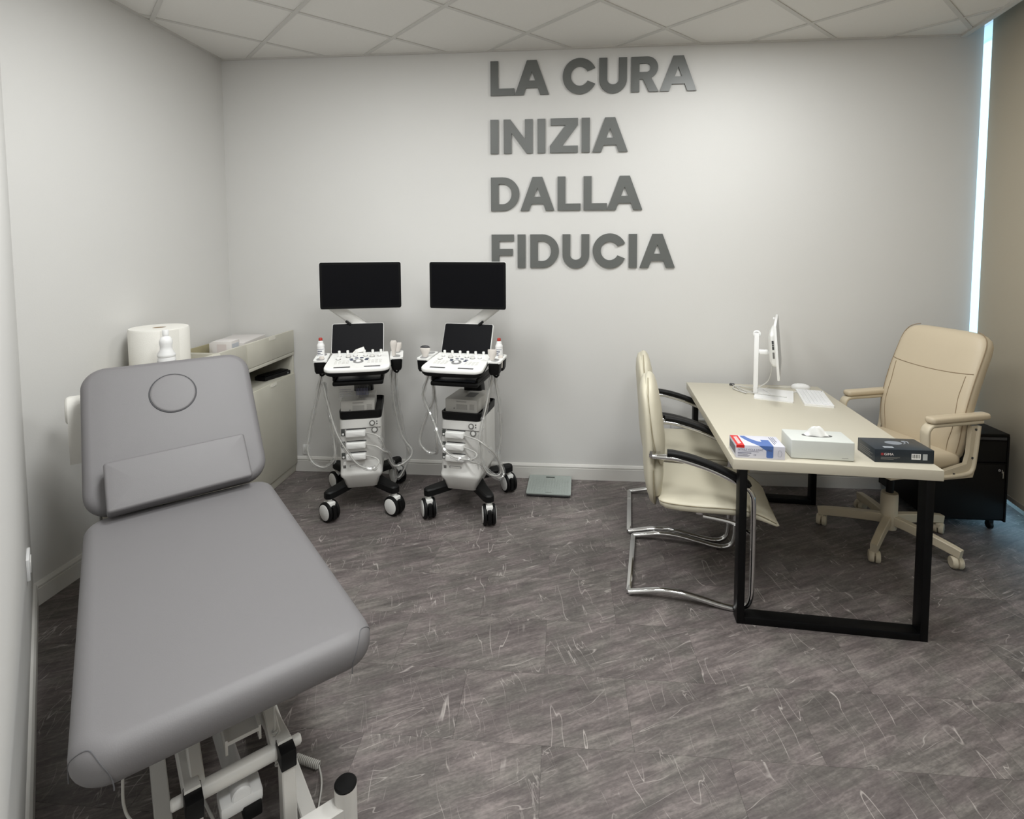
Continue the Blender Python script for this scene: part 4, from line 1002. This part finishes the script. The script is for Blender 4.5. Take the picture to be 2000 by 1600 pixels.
bp_ = [(-.20, .47, .15, .04, 0, .2), (-.205, .49, .205, .08, .005, .2), (-.21, .53, .228, .10, .01, .2), (-.22, .60, .242, .105, .015, .25), (-.238, .70, .248, .108, .02, .25), (-.262, .80, .25, .108, .02, .25), (-.292, .90, .25, .108, .018, .25), (-.322, .99, .248, .11, .012, .25), (-.345, 1.06, .246, .112, .006, .25), (-.36, 1.10, .240, .108, .004, .25), (-.369, 1.128, .226, .096, .002, .25), (-.374, 1.147, .202, .076, .0, .25), (-.377, 1.158, .165, .05, .0, .2), (-.378, 1.162, .12, .02, .0, .2)]
br = obj('backrest', xf(loft([csec(*p) for p in bp_]), OM), TAN, oc, smooth=70)
def face(y, z):   # front face of the back at height z
    for i in range(len(bp_)-1):
        if bp_[i][1] <= z <= bp_[i+1][1]:
            u = (z-bp_[i][1])/(bp_[i+1][1]-bp_[i][1]); q = [bp_[i][k]*(1-u)+bp_[i+1][k]*u for k in range(6)]
            fy = min(abs(y)/q[2], .999); s_ = (1-fy**(2/.42))**.5
            return q[0]+q[3]/2*s_**.6+q[4]*(abs(y)/.24)**3
    return -.2
obj('head_seam', xf(tube([(face(y, .945-.015*(1-(y/.22)**2))+.001, y, .945-.015*(1-(y/.22)**2)+.012) for y in [-.235+.0261*k for k in range(19)]], .0022, 6), OM), TANSEAM, br)
for s in (-1, 1):
    obj('side_seam', xf(tube([(face(yy, z)+.001, s*yy, z+.012) for yy, z in ((.205, .93), (.203, .88), (.20, .82), (.205, .74), (.205, .66), (.19, .58), (.185, .52))], .0016, 6, sub=3), OM), TANSEAM, br)
    obj('edge_piping', xf(tube([(x+th*.22+wr*(w/.24)**3, s*(w*.985), z+.01) for x, z, w, th, wr, tl in bp_[2:-1]], .0024, 6, sub=3), OM), TANSEAM, br)
    y = s*.262
    loop = [(-.275, y, .72), (-.1, y, .72), (.02, y, .72), (.05, y, .713), (.066, y, .692), (.068, y, .66), (.062, y, .58), (.05, y, .50), (.03, y, .46), (-.02, y, .448), (-.12, y, .446), (-.20, y, .452), (-.228, y, .475), (-.238, y, .53), (-.248, y, .62), (-.255, y, .70)]
    aw = obj('arm_frame', xf(sweep(smooth_path(loop, 4), rect(.048, .018, .004), up=(0, 1, 0) if False else None), OM), TANP, oc, smooth=50)
    plate = [(-.262, .70), (-.215, .70), (-.205, .55), (-.19, .50), (-.02, .47), (-.02, .43), (-.235, .425), (-.25, .47)]
    obj('side_plate', xf(prism(plate, -.011, .011), OM @ T(0, y, 0) @ RX(90)), TANP, oc)
    for x, z in ((-.24, .68), (-.225, .53), (-.11, .455)): obj('bolt', xf(cyl(.006, .006, (x, y+s*.0125, z), 'Y', 12), OM), DGREY, aw)
    obj('arm_pad', xf(xf(cushion(.375, .060, .032, .022, .012, .002, n=5, es=4), T(-.135, y, .73)), OM), TAN, oc, smooth=60)

# ------------------------------------------------------------------ mobile pedestal
pe = thing('mobile_pedestal', 'black metal drawer pedestal on casters beside the window blind', 'drawer unit', (2.305, 3.45, 0), 0)
pw2, pd2 = .205, .25
obj('carcass', join(bx(-pw2, -pw2+.012, -pd2, pd2, .062, .56, .003), bx(pw2-.012, pw2, -pd2, pd2, .062, .56, .003), bx(-pw2, pw2, pd2-.01, pd2, .062, .56), bx(-pw2+.01, pw2-.01, -pd2+.02, pd2, .062, .075)), BLACKS, pe)
obj('top_panel', bx(-pw2, pw2, -pd2, pd2, .553, .572, .006, 3), BLACKS, pe)
for z0, z1 in ((.41, .535), (.078, .405)):
    d_ = obj('drawer_front', bx(-pw2+.014, pw2-.014, -pd2+.002, -pd2+.02, z0, z1, .002), BLACKP, pe)
    obj('grip_edge', bx(-pw2+.016, pw2-.016, -pd2-.001, -pd2+.006, z1-.008, z1, .001), BLACKS, d_)
obj('pen_tray_strip', bx(-pw2+.014, pw2-.014, -pd2+.004, -pd2+.016, .536, .552), DGREY, pe)
lk = obj('lock', cyl(.009, .006, (pw2-.05, -pd2-.001, .365), 'Y', 16), CHROME, pe)
obj('key', join(bx(pw2-.052, pw2-.048, -pd2-.022, -pd2-.004, .355, .375, .001), bx(pw2-.045, pw2-.040, -pd2-.02, -pd2-.016, .325, .365, .001)), CHROME, lk)
for x in (-pw2+.05, pw2-.05):
    for y in (-pd2+.05, pd2-.05): obj('caster', join(cyl(.024, .02, (x, y, .024), 'X', 18, .003), bx(x-.014, x+.014, y-.014, y+.014, .03, .064, .003)), BLACKP, pe)

# ------------------------------------------------------------------ sockets
ws = thing('wall_socket_box', 'white socket box on the back wall behind the desk', 'socket', (.86, YB, .42))
obj('back_box', bx(-.115, .115, -.035, 0, -.045, .03, .004), MACHG, ws); obj('lid', bx(-.117, .117, -.042, 0, .026, .038, .003), WPLAST, ws)
for x in (-.07, 0, .07): obj('socket_insert', bx(x-.022, x+.022, -.037, -.034, -.03, .015, .002), WPLAST, ws)
so = thing('wall_socket', 'small white wall socket low on the back wall beside the cabinet', 'socket', (-1.862, YB, .16))
obj('plate', bx(-.025, .025, -.009, 0, -.035, .035, .003), WPLAST, so); obj('insert', bx(-.014, .014, -.011, -.008, -.02, .02, .002), MACHG, so)
sp = DP+DU*((-2.075-DP.x)/DU.x)
dw = thing('slanted_wall_socket', 'white socket plate on the slanted wall beside the couch', 'socket', (sp.x, sp.y, .41), math.degrees(math.atan2(DU.y, DU.x)))
obj('plate', bx(-.06, .06, 0, .011, -.042, .042, .003), WPLAST, dw); obj('insert', bx(-.035, .035, .010, .014, -.022, .022, .002), MACHG, dw)
